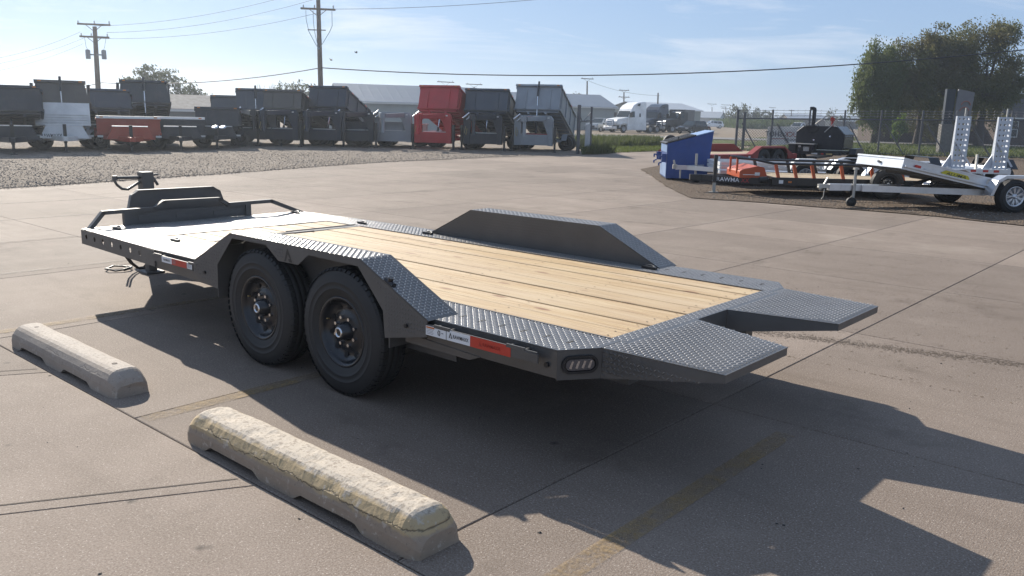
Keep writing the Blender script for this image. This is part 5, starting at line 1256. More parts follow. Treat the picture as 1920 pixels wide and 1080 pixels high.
# ------------------------------------------------------------------ vehicles beyond the verge
M_glass = plain('dark_window_glass', (.02, .03, .035), .08)
M_tyre2 = M_rubber
def side_strip(b, prof, w0, w1, mi=0):
    pass
def car(name, label, cat, p, rz, col, L=4.7, Wc=1.85, kind='suv', group=None):
    c = thing(name, label, cat, p, rz, group)
    hw = Wc/2
    if kind == 'suv': lo = [(-L/2, .35), (-L/2-.02, .95), (-L/2+.10, 1.02), (L/2-1.35, 1.06), (L/2-.25, .92), (L/2, .72), (L/2, .35)]; gh = [(-L/2+.12, 1.03), (-L/2+.42, 1.66), (-L/2+.8, 1.72), (L/2-2.1, 1.72), (L/2-1.25, 1.07)]
    elif kind == 'pickup': lo = [(-L/2, .45), (-L/2, 1.08), (L/2-2.9, 1.08), (L/2-1.25, 1.12), (L/2-.15, 1.05), (L/2, .85), (L/2, .45)]; gh = [(L/2-3.0, 1.09), (L/2-2.9, 1.78), (L/2-2.0, 1.80), (L/2-1.2, 1.13)]
    else: lo = [(-L/2, .32), (-L/2, .82), (-L/2+.8, .92), (L/2-1.4, .92), (L/2-.2, .74), (L/2, .55), (L/2, .32)]; gh = [(-L/2+.7, .93), (-L/2+1.3, 1.38), (-L/2+2.0, 1.44), (L/2-2.0, 1.40), (L/2-1.3, .93)]
    b = MB(); b.prism([(x, -hw, z) for x, z in lo], (0, Wc, 0)); b.build('body', col, c, bevel=.06)
    b = MB(); n = len(gh); a = [Vector((x, -hw+.06+(.14 if z > 1.2 else 0), z)) for x, z in gh]; d = [Vector((x, hw-.06-(.14 if z > 1.2 else 0), z)) for x, z in gh]
    b.add(a+d, [list(range(n)), list(range(n, 2*n))[::-1]]+[[i, i+n, (i+1) % n+n, (i+1) % n] for i in range(n)]); b.build('cabin', col, c, bevel=.04)
    b = MB(); zb = gh[0][1]; zt = max(z for x, z in gh)
    def lerp_edge(i, t): return Vector((gh[i][0]+(gh[i+1][0]-gh[i][0])*t, 0, gh[i][1]+(gh[i+1][1]-gh[i][1])*t))
    xs0, xs1 = gh[1][0]+.10, gh[-2][0]-.05
    for s_ in (-1, 1):
        y_t, y_b = s_*(hw-.06-.12), s_*(hw-.06-.02)
        seg = 3 if kind == 'suv' else 2
        xl_, xr_ = gh[0][0]+.30, gh[-1][0]-.35
        for k in range(seg):
            xa = xl_+(xr_-xl_)*k/seg+.04; xb = xl_+(xr_-xl_)*(k+1)/seg-.04; xta = max(xa, xs0) if k == 0 else xa; xtb = min(xb, xs1) if k == seg-1 else xb
            q = [Vector((xa, y_b+s_*.012, zb+.05)), Vector((xb, y_b+s_*.012, zb+.05)), Vector((xtb, y_t+s_*.012, zt-.12)), Vector((xta, y_t+s_*.012, zt-.12))]
            b.face(q if s_ < 0 else q[::-1])
    b.build('side_window', M_glass, c)
    b = MB(); f0, f1 = Vector((gh[-1][0], 0, gh[-1][1])), Vector((gh[-2][0], 0, gh[-2][1])); nn = Vector((f0.z-f1.z, 0, -(f0.x-f1.x))); nn = Vector((f1.z-f0.z, 0, f0.x-f1.x)).normalized()*.012
    b.face([f0.lerp(f1, .08)+Vector((0, -hw+.16, 0))+nn, f0.lerp(f1, .08)+Vector((0, hw-.16, 0))+nn, f0.lerp(f1, .9)+Vector((0, hw-.27, 0))+nn, f0.lerp(f1, .9)+Vector((0, -hw+.27, 0))+nn]); b.build('windscreen', M_glass, c)
    b = MB(); b.box(L/2-.02, L/2+.02, -hw*.55, hw*.55, .55, .78, 0); b.box(L/2-.04, L/2+.03, -hw+.02, hw-.02, .36, .50, 0); b.build('grille', M_blk2, c)
    for s_ in (-1, 1):
        b = MB(); b.box(L/2-.16, L/2+.025, min(s_*hw*.62, s_*hw*.97), max(s_*hw*.62, s_*hw*.97), .68, .82); b.build('headlight', plain('lamp_lens', (.55, .56, .58), .15), c)
        b = MB(); b.box(-L/2-.03, -L/2+.02, min(s_*hw*.78, s_*hw*.99), max(s_*hw*.78, s_*hw*.99), .75, 1.0); b.build('tail_light', M_decalr, c)
        b = MB(); b.box(gh[-1][0]-.4, gh[-1][0]-.25, min(s_*(hw), s_*(hw+.18)), max(s_*hw, s_*(hw+.18)), 1.0, 1.14); b.build('mirror', M_blk2, c)
        for x in (-L/2+.85, L/2-.9): wheel(c, (x, s_*(hw-.09), .36), s_, .36, .22, .22, 'spoke', M_alu, 20)
    return c
def P_(u, dist): p = away(u, dist); p.z = gz(p); return p
def view_rz(p, ang):
    """heading: local +x at ang radians from pointing at the camera, counter-clockwise from above"""
    d = Vector((CAM.x-p.x, CAM.y-p.y)); return math.atan2(d.y, d.x) + ang
M_cw = pnt('white_car_paint', (.78, .78, .78), .25, .05); M_cs = pnt('silver_car_paint', (.30, .33, .35), .25, .05); M_ck = pnt('black_car_paint', (.012, .012, .014), .2, .05); M_cd = pnt('dark_blue_truck_paint', (.03, .045, .075), .3, .08); M_cg = pnt('dark_grey_truck', (.035, .04, .045), .4, .1)
p = P_(1128, 116); car('pickup_truck', 'silver pickup truck parked left of the white semi tractor', 'pickup', p, view_rz(p, -.55), M_cs, 5.4, 2.0, 'pickup')
p = P_(1298, 116); car('parked_suv', 'black SUV parked in front of the green metal building', 'suv', p, view_rz(p, -.60), M_ck, 4.8, 1.95, 'suv')
p = P_(1275, 140); car('parked_car', 'blue-grey car half hidden behind the black SUV', 'car', p, view_rz(p, -.5), M_cs, 4.6, 1.85, 'sedan')
p = P_(1335, 200); car('parked_suv', 'white SUV parked side-on at the edge of the crop', 'suv', p, view_rz(p, -1.35), M_cw, 4.9, 1.95, 'suv')
p = P_(1416, 225); car('parked_suv', 'white SUV seen through the chain-link fence', 'suv', p, view_rz(p, .8), M_cw, 4.9, 1.95, 'suv')
p = P_(1500, 150); car('pickup_truck', 'white pickup truck beyond the fence banner', 'pickup', p, view_rz(p, -.5), M_cw, 5.6, 2.0, 'pickup')

def semi(label, p, rz, col, sleeper=True, bare=False):
    t = thing('semi_truck', label, 'truck', p, rz)
    hw = 1.22
    # front axle at x = 0, cab behind it (local +x forward)
    b = MB(); body = [(-.95, .95), (-.95, 1.9), (-.6, 1.95), (1.05, 1.72), (1.28, 1.45), (1.32, .95)]
    b.prism([(x, -hw+.12, z) for x, z in body], (0, 2*hw-.24, 0)); b.build('hood', col, t, bevel=.08)
    b = MB(); cab = [(-4.1, .9), (-4.1, 3.95), (-3.6, 4.02), (-2.6, 3.92), (-1.75, 3.55), (-1.35, 3.12), (-1.22, 2.85), (-.75, 1.95), (-.75, .9)] if sleeper else [(-2.6, .9), (-2.6, 2.9), (-1.6, 3.0), (-1.3, 2.85), (-.75, 1.95), (-.75, .9)]
    n = len(cab); tp = lambda z: .16 if z > 3.3 else (.06 if z > 2.5 else 0)
    a = [Vector((x, -hw+tp(z), z)) for x, z in cab]; d = [Vector((x, hw-tp(z), z)) for x, z in cab]
    b.add(a+d, [list(range(n)), list(range(n, 2*n))[::-1]]+[[i, i+n, (i+1) % n+n, (i+1) % n] for i in range(n)]); b.build('cab', col, t, bevel=.05)
    nn = Vector((.9, 0, .45)).normalized()*.02; f0, f1 = Vector((-.75, 0, 1.95)), Vector((-1.22, 0, 2.85))
    b = MB(); b.face([f0.lerp(f1, .06)+Vector((0, -hw+.10, 0))+nn, f0.lerp(f1, .06)+Vector((0, hw-.10, 0))+nn, f0.lerp(f1, .93)+Vector((0, hw-.2, 0))+nn, f0.lerp(f1, .93)+Vector((0, -hw+.2, 0))+nn]); b.build('windscreen', M_glass, t)
    for s_ in (-1, 1):
        yv = s_*(hw+.012)
        b = MB(); q = [Vector((-1.85, yv, 2.0)), Vector((-.98, yv, 1.98)), Vector((-1.25, yv-.06*s_, 2.72)), Vector((-1.85, yv-.06*s_, 2.75))]; b.face(q if s_ < 0 else q[::-1]); b.build('side_window', M_glass, t)
        if sleeper:
            b = MB(); q = [Vector((-2.95, yv, 2.05)), Vector((-2.7, yv, 2.05)), Vector((-2.7, yv-.03*s_, 2.5)), Vector((-2.95, yv-.03*s_, 2.5))]; b.face(q if s_ < 0 else q[::-1])
            q = [Vector((-2.75, yv-.05*s_, 3.42)), Vector((-2.35, yv-.10*s_, 3.5)), Vector((-2.5, yv-.12*s_, 3.75)), Vector((-2.95, yv-.12*s_, 3.8))]; b.face(q if s_ < 0 else q[::-1]); b.build('sleeper_window', M_glass, t)
        b = MB(); b.box(-1.0, -.80, min(s_*(hw+.05), s_*(hw+.42)), max(s_*(hw+.05), s_*(hw+.42)), 2.0, 2.6); b.build('mirror', M_blk2, t)
        b = MB(); b.box(-4.1, -.55, min(s_*(hw-.25), s_*(hw+.02)), max(s_*(hw-.25), s_*(hw+.02)), .32, .98); b.build('side_fairing', col, t, bevel=.03)
        b = MB(); b.box(1.15, 1.36, min(s_*.72, s_*1.10), max(s_*.72, s_*1.10), 1.05, 1.32); b.build('headlight', plain('lamp_lens', (.55, .56, .58), .15), t)
        wheel(t, (0, s_*(hw-.16), .50), s_, .50, .30, .28, 'spoke', M_alu, 24)
        for x in (-5.0, -6.3): wheel(t, (x, s_*(hw-.30), .50), s_, .50, .56, .28, 'spoke', M_alu, 24)
        b = MB(); pr = [(.68, .62), (.62, .98), (.3, 1.18), (-.3, 1.18), (-.62, .98), (-.68, .62)]
        yo = s_*(hw-.30)
        for (xa, za), (xb, zb) in zip(pr[:-1], pr[1:]): b.prism([(xa, yo, za), (xb, yo, zb), (xb, yo, zb+.05), (xa, yo, za+.05)], (0, s_*.32, 0))
        b.build('wheel_arch', col, t)
    b = MB(); b.box(1.30, 1.36, -.62, .62, .95, 1.66); b.build('grille', plain('reflection_blue_grille', (.25, .32, .42), .2, .6), t)  # bluish reflection put into the grille's own colour
    b = MB(); b.box(1.30, 1.48, -hw, hw, .42, .80); b.build('bumper', M_alu, t, bevel=.04)
    b = MB()
    for y in (-.6, .6): b.tube([(1.55, y, .55), (1.58, y, 1.55)], .045, 8)
    for z in (.62, .9, 1.2, 1.5): b.tube([(1.56, -1.05 if z < .8 else -.7, z), (1.56, 1.05 if z < .8 else .7, z)], .04, 8)
    b.build('bull_bar', M_alu, t)
    b = MB(); b.box(-7.1, -4.1, -.45, .45, .62, .92); b.build('frame_rail', M_blk2, t)
    b = MB(); b.box(-4.3, -4.14, -.3, .3, 1.0, 1.6); b.build('hose_panel', M_blk2, t)
    b = MB(); b.box(-6.1, -5.2, -.5, .5, .95, 1.12); b.build('fifth_wheel', M_blk2, t)
    b = MB(); b.box(-1.2, 1.2, -.9, .9, .4, .9); b.build('engine_bay', M_blk2, t)
    return t
p = P_(1158, 113); semi('white semi truck tractor with tall sleeper cab and chrome bull bar', p, view_rz(p, -.80), pnt('white_truck_paint', (.80, .80, .79), .3, .04))
p = P_(1212, 124); semi('dark blue semi truck tractor standing behind the white one', p, view_rz(p, -.55), M_cd)
p = P_(1252, 124); semi('grey day-cab semi truck beside a dark trailer by the green building', p, view_rz(p, -.95), M_cg, sleeper=False)
p = P_(1268, 130); BT = thing('box_trailer', 'short dark box trailer behind the grey day-cab truck', 'trailer', p, view_rz(p, -.35))
b = MB(); b.box(-4.5, 0, -1.2, 1.2, 1.0, 3.3); b.build('box_body', M_cg, BT, bevel=.03)
b = MB(); b.box(.002, .05, -1.05, 1.05, 1.2, 3.1); b.build('front_wall', M_dk, BT)
for x in (-3.9, -2.8):
    for s_ in (-1, 1): wheel(BT, (x, s_*1.0, .5), s_, .5, .3, .28, n=20)

# ------------------------------------------------------------------ buildings
def ribbed(name, col, pitch, rough=.45, metal=.3):
    s = NT(name); q = s.uv(); sp = s.n('ShaderNodeSeparateXYZ'); s.lk(q, sp.inputs[0])
    w_ = s.math('PINGPONG', s.math('DIVIDE', sp.outputs[0], pitch), 1.0); h = s.ramp(w_, [(.75, 0.0), (.95, 1.0)])
    a = s.noise(s.obj(), .8, 5, .6); c = s.mix(a, scl(col, .85), scl(col, 1.12))
    return s.done(c, rough, metal, s.bump(h, .22, .03))
M_roofm = ribbed('blue_grey_metal_roof', (.13, .155, .19), .5); M_wallm = ribbed('pale_metal_siding', (.27, .30, .30), .6, .5, .1); M_wallg = ribbed('green_grey_siding', (.24, .27, .25), .6, .5, .1); M_roofl = ribbed('pale_metal_roof', (.40, .42, .44), .9); M_trim = plain('white_trim', (.6, .6, .58), .5); M_shing = paint('tan_shingles', (.30, .26, .22), .85, 0, .2, 3, .2)
def shed(name, label, cat, c, rz, L, Wd, eave, ridge, wallm, roofm, doors=(), group=None):
    """gabled building: local x along the ridge, origin at the middle of the near long wall"""
    s = thing(name, label, cat, c, rz, group)
    b = MB()
    b.box(-L/2, L/2, 0, .15, 0, eave); b.box(-L/2, L/2, Wd-.15, Wd, 0, eave)
    for x in (-L/2, L/2-.15): b.prism([(x, .152, 0), (x, Wd-.152, 0), (x, Wd-.152, eave), (x, Wd/2, ridge-.06), (x, .152, eave)], (.15, 0, 0))
    b.build('wall', wallm, s)
    for y0, y1 in ((-.35, Wd/2), (Wd+.35, Wd/2)):
        z0 = eave-.35*(ridge-eave)/(Wd/2); b = MB(); q = [(-L/2-.35, y0, z0+.02), (L/2+.35, y0, z0+.02), (L/2+.35, y1, ridge+.02), (-L/2-.35, y1, ridge+.02)]
        b.prism(q, (0, 0, .10)); b.build('roof', roofm, s)
    b = MB(); b.beam((-L/2-.36, -.38, z0), (L/2+.36, -.38, z0), .08, .16); b.build('gutter', M_trim, s)
    for kind, x0, x1, za, zb, side, m in doors:
        b = MB()
        if side == 'n': b.box(x0, x1, -.04, -.001, za, zb)
        elif side == 'l': b.box(-L/2-.04, -L/2-.001, x0, x1, za, zb)
        else: b.box(L/2+.001, L/2+.04, x0, x1, za, zb)
        o = b.build(kind, m, s)
        if kind == 'window':
            b = MB()
            if side == 'n': b.box(x0-.08, x1+.08, -.07, -.041, za-.09, za-.0); b.box(x0-.08, x1+.08, -.07, -.041, zb, zb+.09); b.box(x0-.08, x0, -.07, -.041, za, zb); b.box(x1, x1+.08, -.07, -.041, za, zb); b.box(x0, x1, -.065, -.041, (za+zb)/2-.03, (za+zb)/2+.03)
            b.build('frame', M_trim, o)
    return s
def rzr(p, a): return math.atan2(rt.y, rt.x)+a
p = P_(785, 90); shed('metal_building', 'long pale metal building with a blue-grey ribbed roof behind the red dump bed', 'building', p, rzr(p, .32), 15.5, 13, 2.9, 4.75, M_wallm, M_roofm, [('door', 2, 8, .1, 2.6, 'l', plain('dark_opening', (.03, .03, .035), .7)), ('roof_vent', 0, .01, 0, .01, 'n', M_galv)])
p = P_(1060, 128); shed('metal_building', 'wide blue-grey metal building behind the light grey dump trailer', 'building', p, rzr(p, .30), 16, 14, 3.4, 5.3, M_wallm, M_roofm)
p = P_(1262, 168); shed('metal_building', 'green-grey metal building with white doors behind the parked black SUV', 'building', p, rzr(p, .62), 15, 11, 3.6, 4.9, M_wallg, M_roofl, [('door', -5.5, -2.5, .1, 2.9, 'n', M_trim), ('door', -1.5, 1.5, .1, 2.9, 'n', M_trim), ('door', 2.8, 4.2, .1, 2.2, 'n', M_trim)])
p = P_(1326, 262); shed('small_barn', 'small white gabled barn beyond the crop', 'barn', p, rzr(p, -.5), 7, 6, 2.6, 4.2, plain('barn_white', (.5, .5, .5), .6), M_roofl)
p = P_(372, 66); shed('low_shed', 'low shed with a tan roof glimpsed between the dark dump trailers', 'shed', p, rzr(p, .5), 4.2, 4.6, 1.75, 2.65, plain('shed_wall', (.16, .17, .18), .7), M_shing)
p = P_(597, 84); shed('low_shed', 'flat pale shed glimpsed behind the brown-grey dump bed', 'shed', p, rzr(p, -.1), 5.0, 4, 2.35, 2.5, M_wallm, M_roofl)
# brick house behind the trees
def brick_mat():
    s = NT('brown_brick'); q = s.uv(); b = s.n('ShaderNodeTexBrick'); s.lk(q, b.inputs['Vector']); b.inputs['Scale'].default_value = 1.0
    b.inputs['Brick Width'].default_value = .24; b.inputs['Row Height'].default_value = .085; b.inputs['Mortar Size'].default_value = .012
    b.inputs['Color1'].default_value = (.07, .045, .034, 1); b.inputs['Color2'].default_value = (.10, .062, .047, 1); b.inputs['Mortar'].default_value = (.13, .115, .10, 1)
    return s.done(b.outputs['Color'], .85)
M_brick = brick_mat(); M_rshing = paint('grey_brown_shingles', (.07, .062, .058), .9, 0, .25, 3, .1)
p = P_(1800, 108); H1 = shed('brick_house', 'tall brown brick house with a steep roof hidden by the big trees', 'house', p, rzr(p, -.05), 13.4, 9, 3.4, 7.6, M_brick, M_rshing,
    [('window', -4.5, -3.5, .9, 2.4, 'n', M_glass), ('window', 2.4, 3.4, .9, 2.4, 'n', M_glass), ('door', 4.6, 5.5, .1, 2.2, 'n', plain('door_brown', (.1, .06, .04), .6))])
p = P_(1935, 104); shed('brick_cottage', 'low brown brick cottage wing with a white-framed window at the right edge', 'house', p, rzr(p, -.05), 7.4, 7, 3.0, 5.3, M_brick, M_rshing,
    [('window', -2.9, -1.5, .9, 2.4, 'n', M_glass), ('window', .3, 1.4, .9, 2.4, 'n', M_glass)])
p = P_(1690, 100); shed('garden_shed', 'brown garden shed under the left side of the big trees', 'shed', p, rzr(p, .0), 6, 4, 2.0, 2.7, M_brick, M_rshing)
for u, dist, l_, e_, r_, lab, m in ((1512, 330, 14, 3.0, 4.6, 'brown farm building on the horizon above the banner', M_brick), (1555, 340, 16, 3.4, 4.4, 'long grey shed on the horizon left of the black chimney pipe', M_wallm), (1592, 300, 9, 2.6, 4.2, 'dark low house on the horizon right of the chimney pipe', M_cg), (1470, 360, 18, 2.6, 3.8, 'faint low barn on the horizon between two fence posts', M_wallg)):
    p = P_(u, dist); shed('farm_building', lab, 'building', p, rzr(p, .1), l_, 8, e_, r_, m, M_roofl)

# street sign pylon by the house
p = P_(1783, 63); S_ = thing('pylon_sign', 'dark sign pylon with a pale faded panel in front of the big trees', 'sign', p, rzr(p, -.1))
b = MB(); b.box(-.52, .02, 0, .35, 0, 4.15); b.build('column', M_dk, S_)
b = MB(); b.prism([(.06, -.15, 2.20), (1.00, -.28, 2.10), (1.10, -.28, 3.95), (.14, -.15, 4.15)], (0, .15, 0)); b.build('sign_panel', paint('faded_sign_face', (.17, .165, .175), .6, 0, .1, 2, .1), S_)
b = MB()
for k in range(2):
    b.tube([(.58+.28*math.cos(a*PI/7)+.05*k, -.30, 2.75+.26*math.sin(a*PI/7)+.38*k) for a in range(8)], .035, 5)
b.build('emblem', plain('faded_red_print', (.30, .12, .09), .7), S_)
b = MB(); b.box(-.62, .12, -.1, .45, 0, 1.9); b.build('stone_base', paint('rough_stone', (.15, .14, .13), .9, 0, .35, 8, .2, bump=.5), S_)

# ------------------------------------------------------------------ utility poles and wires
M_polew = paint('weathered_pole_wood', (.13, .105, .085), .9, 0, .25, 2, .1); M_wirec = plain('dark_cable', (.03, .03, .032), .6); M_trafo = paint('grey_transformer', (.22, .23, .24), .5, .2, .1, 2, .1)
def pole(label, base, top_uv, arms, r=.16, extra=None):
    """base on the ground, leaning so that its head shows where the photograph has it"""
    p = Vector(base); u, v = top_uv; d = ray(u, v); dep = (p-CAM).dot(F_)/1.0
    # head at the same distance as the foot
    hd = Vector((d.x, d.y, 0)).length; t = Vector((p.x-CAM.x, p.y-CAM.y, 0)).length/hd; top = CAM+d*t
    o = thing('utility_pole', label, 'pole', p); b = MB(); L = top-p
    b.tube([(0, 0, 0), L*.5, L], r, 10, radii=[r*1.15, r, r*.8]); b.build('pole_shaft', M_polew, o)
    ax = rt
    for z, w_, ins in arms:
        c = L*(z/L.z) if L.z else L
        b = MB(); yy = fw*-.12; b.beam(c-ax*w_/2+yy+Vector((0, 0, .0)), c+ax*w_/2+yy-Vector((0, 0, w_*.02)), .10, .13); b.beam(c-ax*w_*.28+yy, c+yy+Vector((0, 0, -w_*.22)), .03, .04); b.beam(c+ax*w_*.28+yy, c+yy+Vector((0, 0, -w_*.22)), .03, .04); b.build('crossarm', M_polew, o)
        for q in ins:
            b = MB(); b.tube([c+ax*w_*q+yy, c+ax*w_*q+yy+Vector((0, 0, .16)), c+ax*w_*q+yy+Vector((0, 0, .24))], .05, 6, radii=[.03, .05, .03]); b.build('insulator', M_trafo, o)
    return o, top, L
pc = away(603.5, 62); oc, tc_, Lc = pole('tall utility pole left of centre with hanging cables near its head', pc, (596, -22), [(10.05, 2.3, (-.45, -.15, .45)), (8.72, 2.4, (-.42, -.1, .44))], .17)
b = MB()
for k, (dx_, drop) in enumerate(((-.85, 1.0), (-.35, 1.2), (.95, .9))):
    hz = Lc*(8.6/Lc.z); b.tube([hz+rt*dx_-fw*.1, hz+rt*dx_*1.0-fw*.1+Vector((0, 0, -.6-.2*k)), hz+rt*dx_*.8-fw*.1+Vector((0, 0, -1.4)), hz+rt*dx_*.35-fw*.15+Vector((0, 0, -2.1)), hz-fw*.18+Vector((0, 0, -2.6))], .022, 6)
b.build('drop_cable', plain('pale_cable', (.2, .25, .28), .5), oc)
b = MB(); c_ = Lc*(7.3/Lc.z); b.beam(c_-rt*.75-fw*.15, c_+rt*.5-fw*.15, .06, .06); b.build('cable_bracket', M_polew, oc)
pl_ = away(188, 72); ol, tl_, Ll = pole('utility pole at the far left carrying two grey transformers', pl_, (177.5, 50), [(7.75, 2.45, (-.47, .02, .47)), (6.85, 2.2, (-.44, -.1, .44))], .19)
b0 = Ll*(5.55/Ll.z)
for s_ in (-1, 1):
    b = MB(); c_ = b0+rt*(.60*s_+.03)-fw*.1; b.tube([c_-Vector((0, 0, .32)), c_+Vector((0, 0, .28)), c_+Vector((0, 0, .36))], .17, 12, radii=[.17, .17, .13]); b.build('transformer', M_trafo, ol)
    b = MB(); b.tube([c_+Vector((0, 0, .36)), c_+Vector((0, 0, .6))+rt*.1*s_, Ll*(6.8/Ll.z)+rt*s_*.8], .012, 5); b.build('jumper_wire', M_wirec, ol)
b = MB(); b.box(-.5, .5, -.14, -.08, -.05, .05, 0, Matrix.Translation(b0) @ Matrix.Rotation(math.atan2(rt.y, rt.x), 4, 'Z')); b.build('mount_bracket', M_trafo, ol)
for lab, u, dist, top, arms in (('small utility pole just above the red dump bed', 838, 150, (836, 160), [(7.3, 3.0, (-.4, .4))]), ('small utility pole just above the slate dump bed', 890, 155, (889, 163), [(7.2, 3.0, (-.4, .4))]),
      ('utility pole with one crossarm above the right metal building roof', 1100, 150, (1101, 152), [(8.4, 2.2, (-.4, .4))]), ('utility pole with two crossarms behind the white semi cab', 1169, 170, (1170, 173), [(7.2, 2.0, (-.4, .4)), (5.9, 2.2, (-.4, .4))]),
      ('plain light pole right of the white semi tractor', 1232, 150, (1234, 174), [(6.5, .01, ())]), ('short utility pole over the green building roof', 1268, 240, (1268, 200), [(5.6, 3.0, (-.4, .4))]),
      ('thin utility pole right of the small white barn', 1335, 300, (1335, 201), [(7.2, 3.2, (-.4, .4))]), ('lone thin pole beside the double-armed pole on the horizon', 1356, 320, (1356, 207), [(6.6, 2.0, ())]), ('double-armed utility pole on the horizon above the crop', 1361, 300, (1361, 201), [(7.0, 3.2, (-.4, .4)), (5.8, 3.2, (-.4, .4))]),
      ('far utility pole between the horizon trees seen over the fence', 1447, 300, (1448, 206), [(6.4, 2.2, (-.4, .4))]), ('far utility pole left of the black chimney pipe', 1484, 330, (1484, 206), [(6.0, 2.2, (-.4, .4))])):
    p = P_(u, dist); 
    o, tt, LL = pole(lab, p, top, [(min(z, 99), w_, i_) for z, w_, i_ in arms if w_ > .1], .15)
def wire(name, label, pts, r, cat='power line', group=None):
    b = MB(); P3 = []
    for a, c, sag in pts:
        for k in range(25):
            t = k/24; q = Vector(a).lerp(Vector(c), t); q.z -= sag*4*t*(1-t); P3.append(q)
    b.tube(P3, r, 5, cap=False); return tag(b.build(name, M_wirec), label, cat, group)
def dir_pt(u, v, dist):
    d = ray(u, v); return CAM + d*(dist/Vector((d.x, d.y, 0)).length)
ca = dir_pt(601.5, 127, 61.9)
wire('overhead_cable', 'thick sagging cable running right from the tall pole across the trees', [(ca, dir_pt(2080, 76, 58), 1.1)], .035, 'cable')
wire('overhead_cable', 'thick cable running left from the tall pole past the transformer pole', [(ca, dir_pt(192, 155, 71.8), .45), (dir_pt(192, 155, 71.8), dir_pt(-140, 178, 85), .5)], .032, 'cable')
wg = 'thin power wires between the two tall poles'
b_ = tl_; 
for k, (ua, va, ub, vb) in enumerate(((177, 49, 596, -24), (200, 61, 612, -8), (176, 72, 605, 22))):
    wire('power_wire', ('topmost thin wire strung between the two tall poles', 'middle thin wire strung between the two tall poles', 'lowest thin wire strung between the two tall poles')[k], [(dir_pt(ua, va, 71.9), dir_pt(ub, vb, 62), .55)], .012, 'wire', wg)
wg2 = 'thin wires leaving the photo at the left'
for k, (ua, va, vb) in enumerate(((150, 60, 118), (160, 70, 128), (156, 82, 142))):
    wire('power_wire', ('topmost thin wire running out of the photo left of the transformer pole', 'middle thin wire running out of the photo left of the transformer pole', 'lowest thin wire running out of the photo left of the transformer pole')[k], [(dir_pt(ua, va, 71.9), dir_pt(-60, vb, 66), .3)], .012, 'wire', wg2)
wire('power_wire', 'single thin wire rising right from the head of the tall pole', [(dir_pt(612, 17, 62), dir_pt(1250, -28, 52), .35)], .014, 'wire')
wire('power_wire', 'faint far wire between the distant small poles', [(P_(1101, 150)+Vector((0, 0, 8.0)), P_(1234, 150)+Vector((0, 0, 5.8)), .6)], .02, 'wire')

# ------------------------------------------------------------------ trees
def leaf_mat(name, c0, c1, c2):
    s = NT(name); p = s.obj(); n = s.n('ShaderNodeTexWhiteNoise'); 
    q = s.n('ShaderNodeNewGeometry'); rn = q.outputs['Random Per Island']
    big = s.noise(p, .35, 3, .6)
    c = s.mix(rn, c0, c1); c = s.mix(s.ramp(big, [(.38, 0.0), (.62, .8)]), c, c2)
    s.done(c, .65); s.put(s.b.inputs['Specular IOR Level'], .25)
    tr = s.n('ShaderNodeBsdfTranslucent'); s.put(tr.inputs['Color'], c); ms = s.n('ShaderNodeMixShader'); ms.inputs[0].default_value = .42
    out = [n_ for n_ in s.t.nodes if n_.type == 'OUTPUT_MATERIAL'][0]
    s.lk(s.b.outputs[0], ms.inputs[1]); s.lk(tr.outputs[0], ms.inputs[2]); s.lk(ms.outputs[0], out.inputs['Surface'])
    return s.m
M_leaf1 = leaf_mat('elm_leaves', (.078, .098, .032), (.140, .145, .050), (.145, .120, .052))
M_leaf2 = leaf_mat('willow_leaves', (.082, .112, .034), (.145, .158, .055), (.095, .122, .035))
M_leaf3 = leaf_mat('far_leaves', (.055, .070, .035), (.085, .095, .05), (.07, .075, .04))
M_bark = paint('grey_brown_bark', (.075, .060, .048), .95, 0, .3, 5, 0)
M_bright_leaf = leaf_mat('fresh_green_leaves', (.10, .16, .025), (.15, .20, .04), (.11, .17, .03))
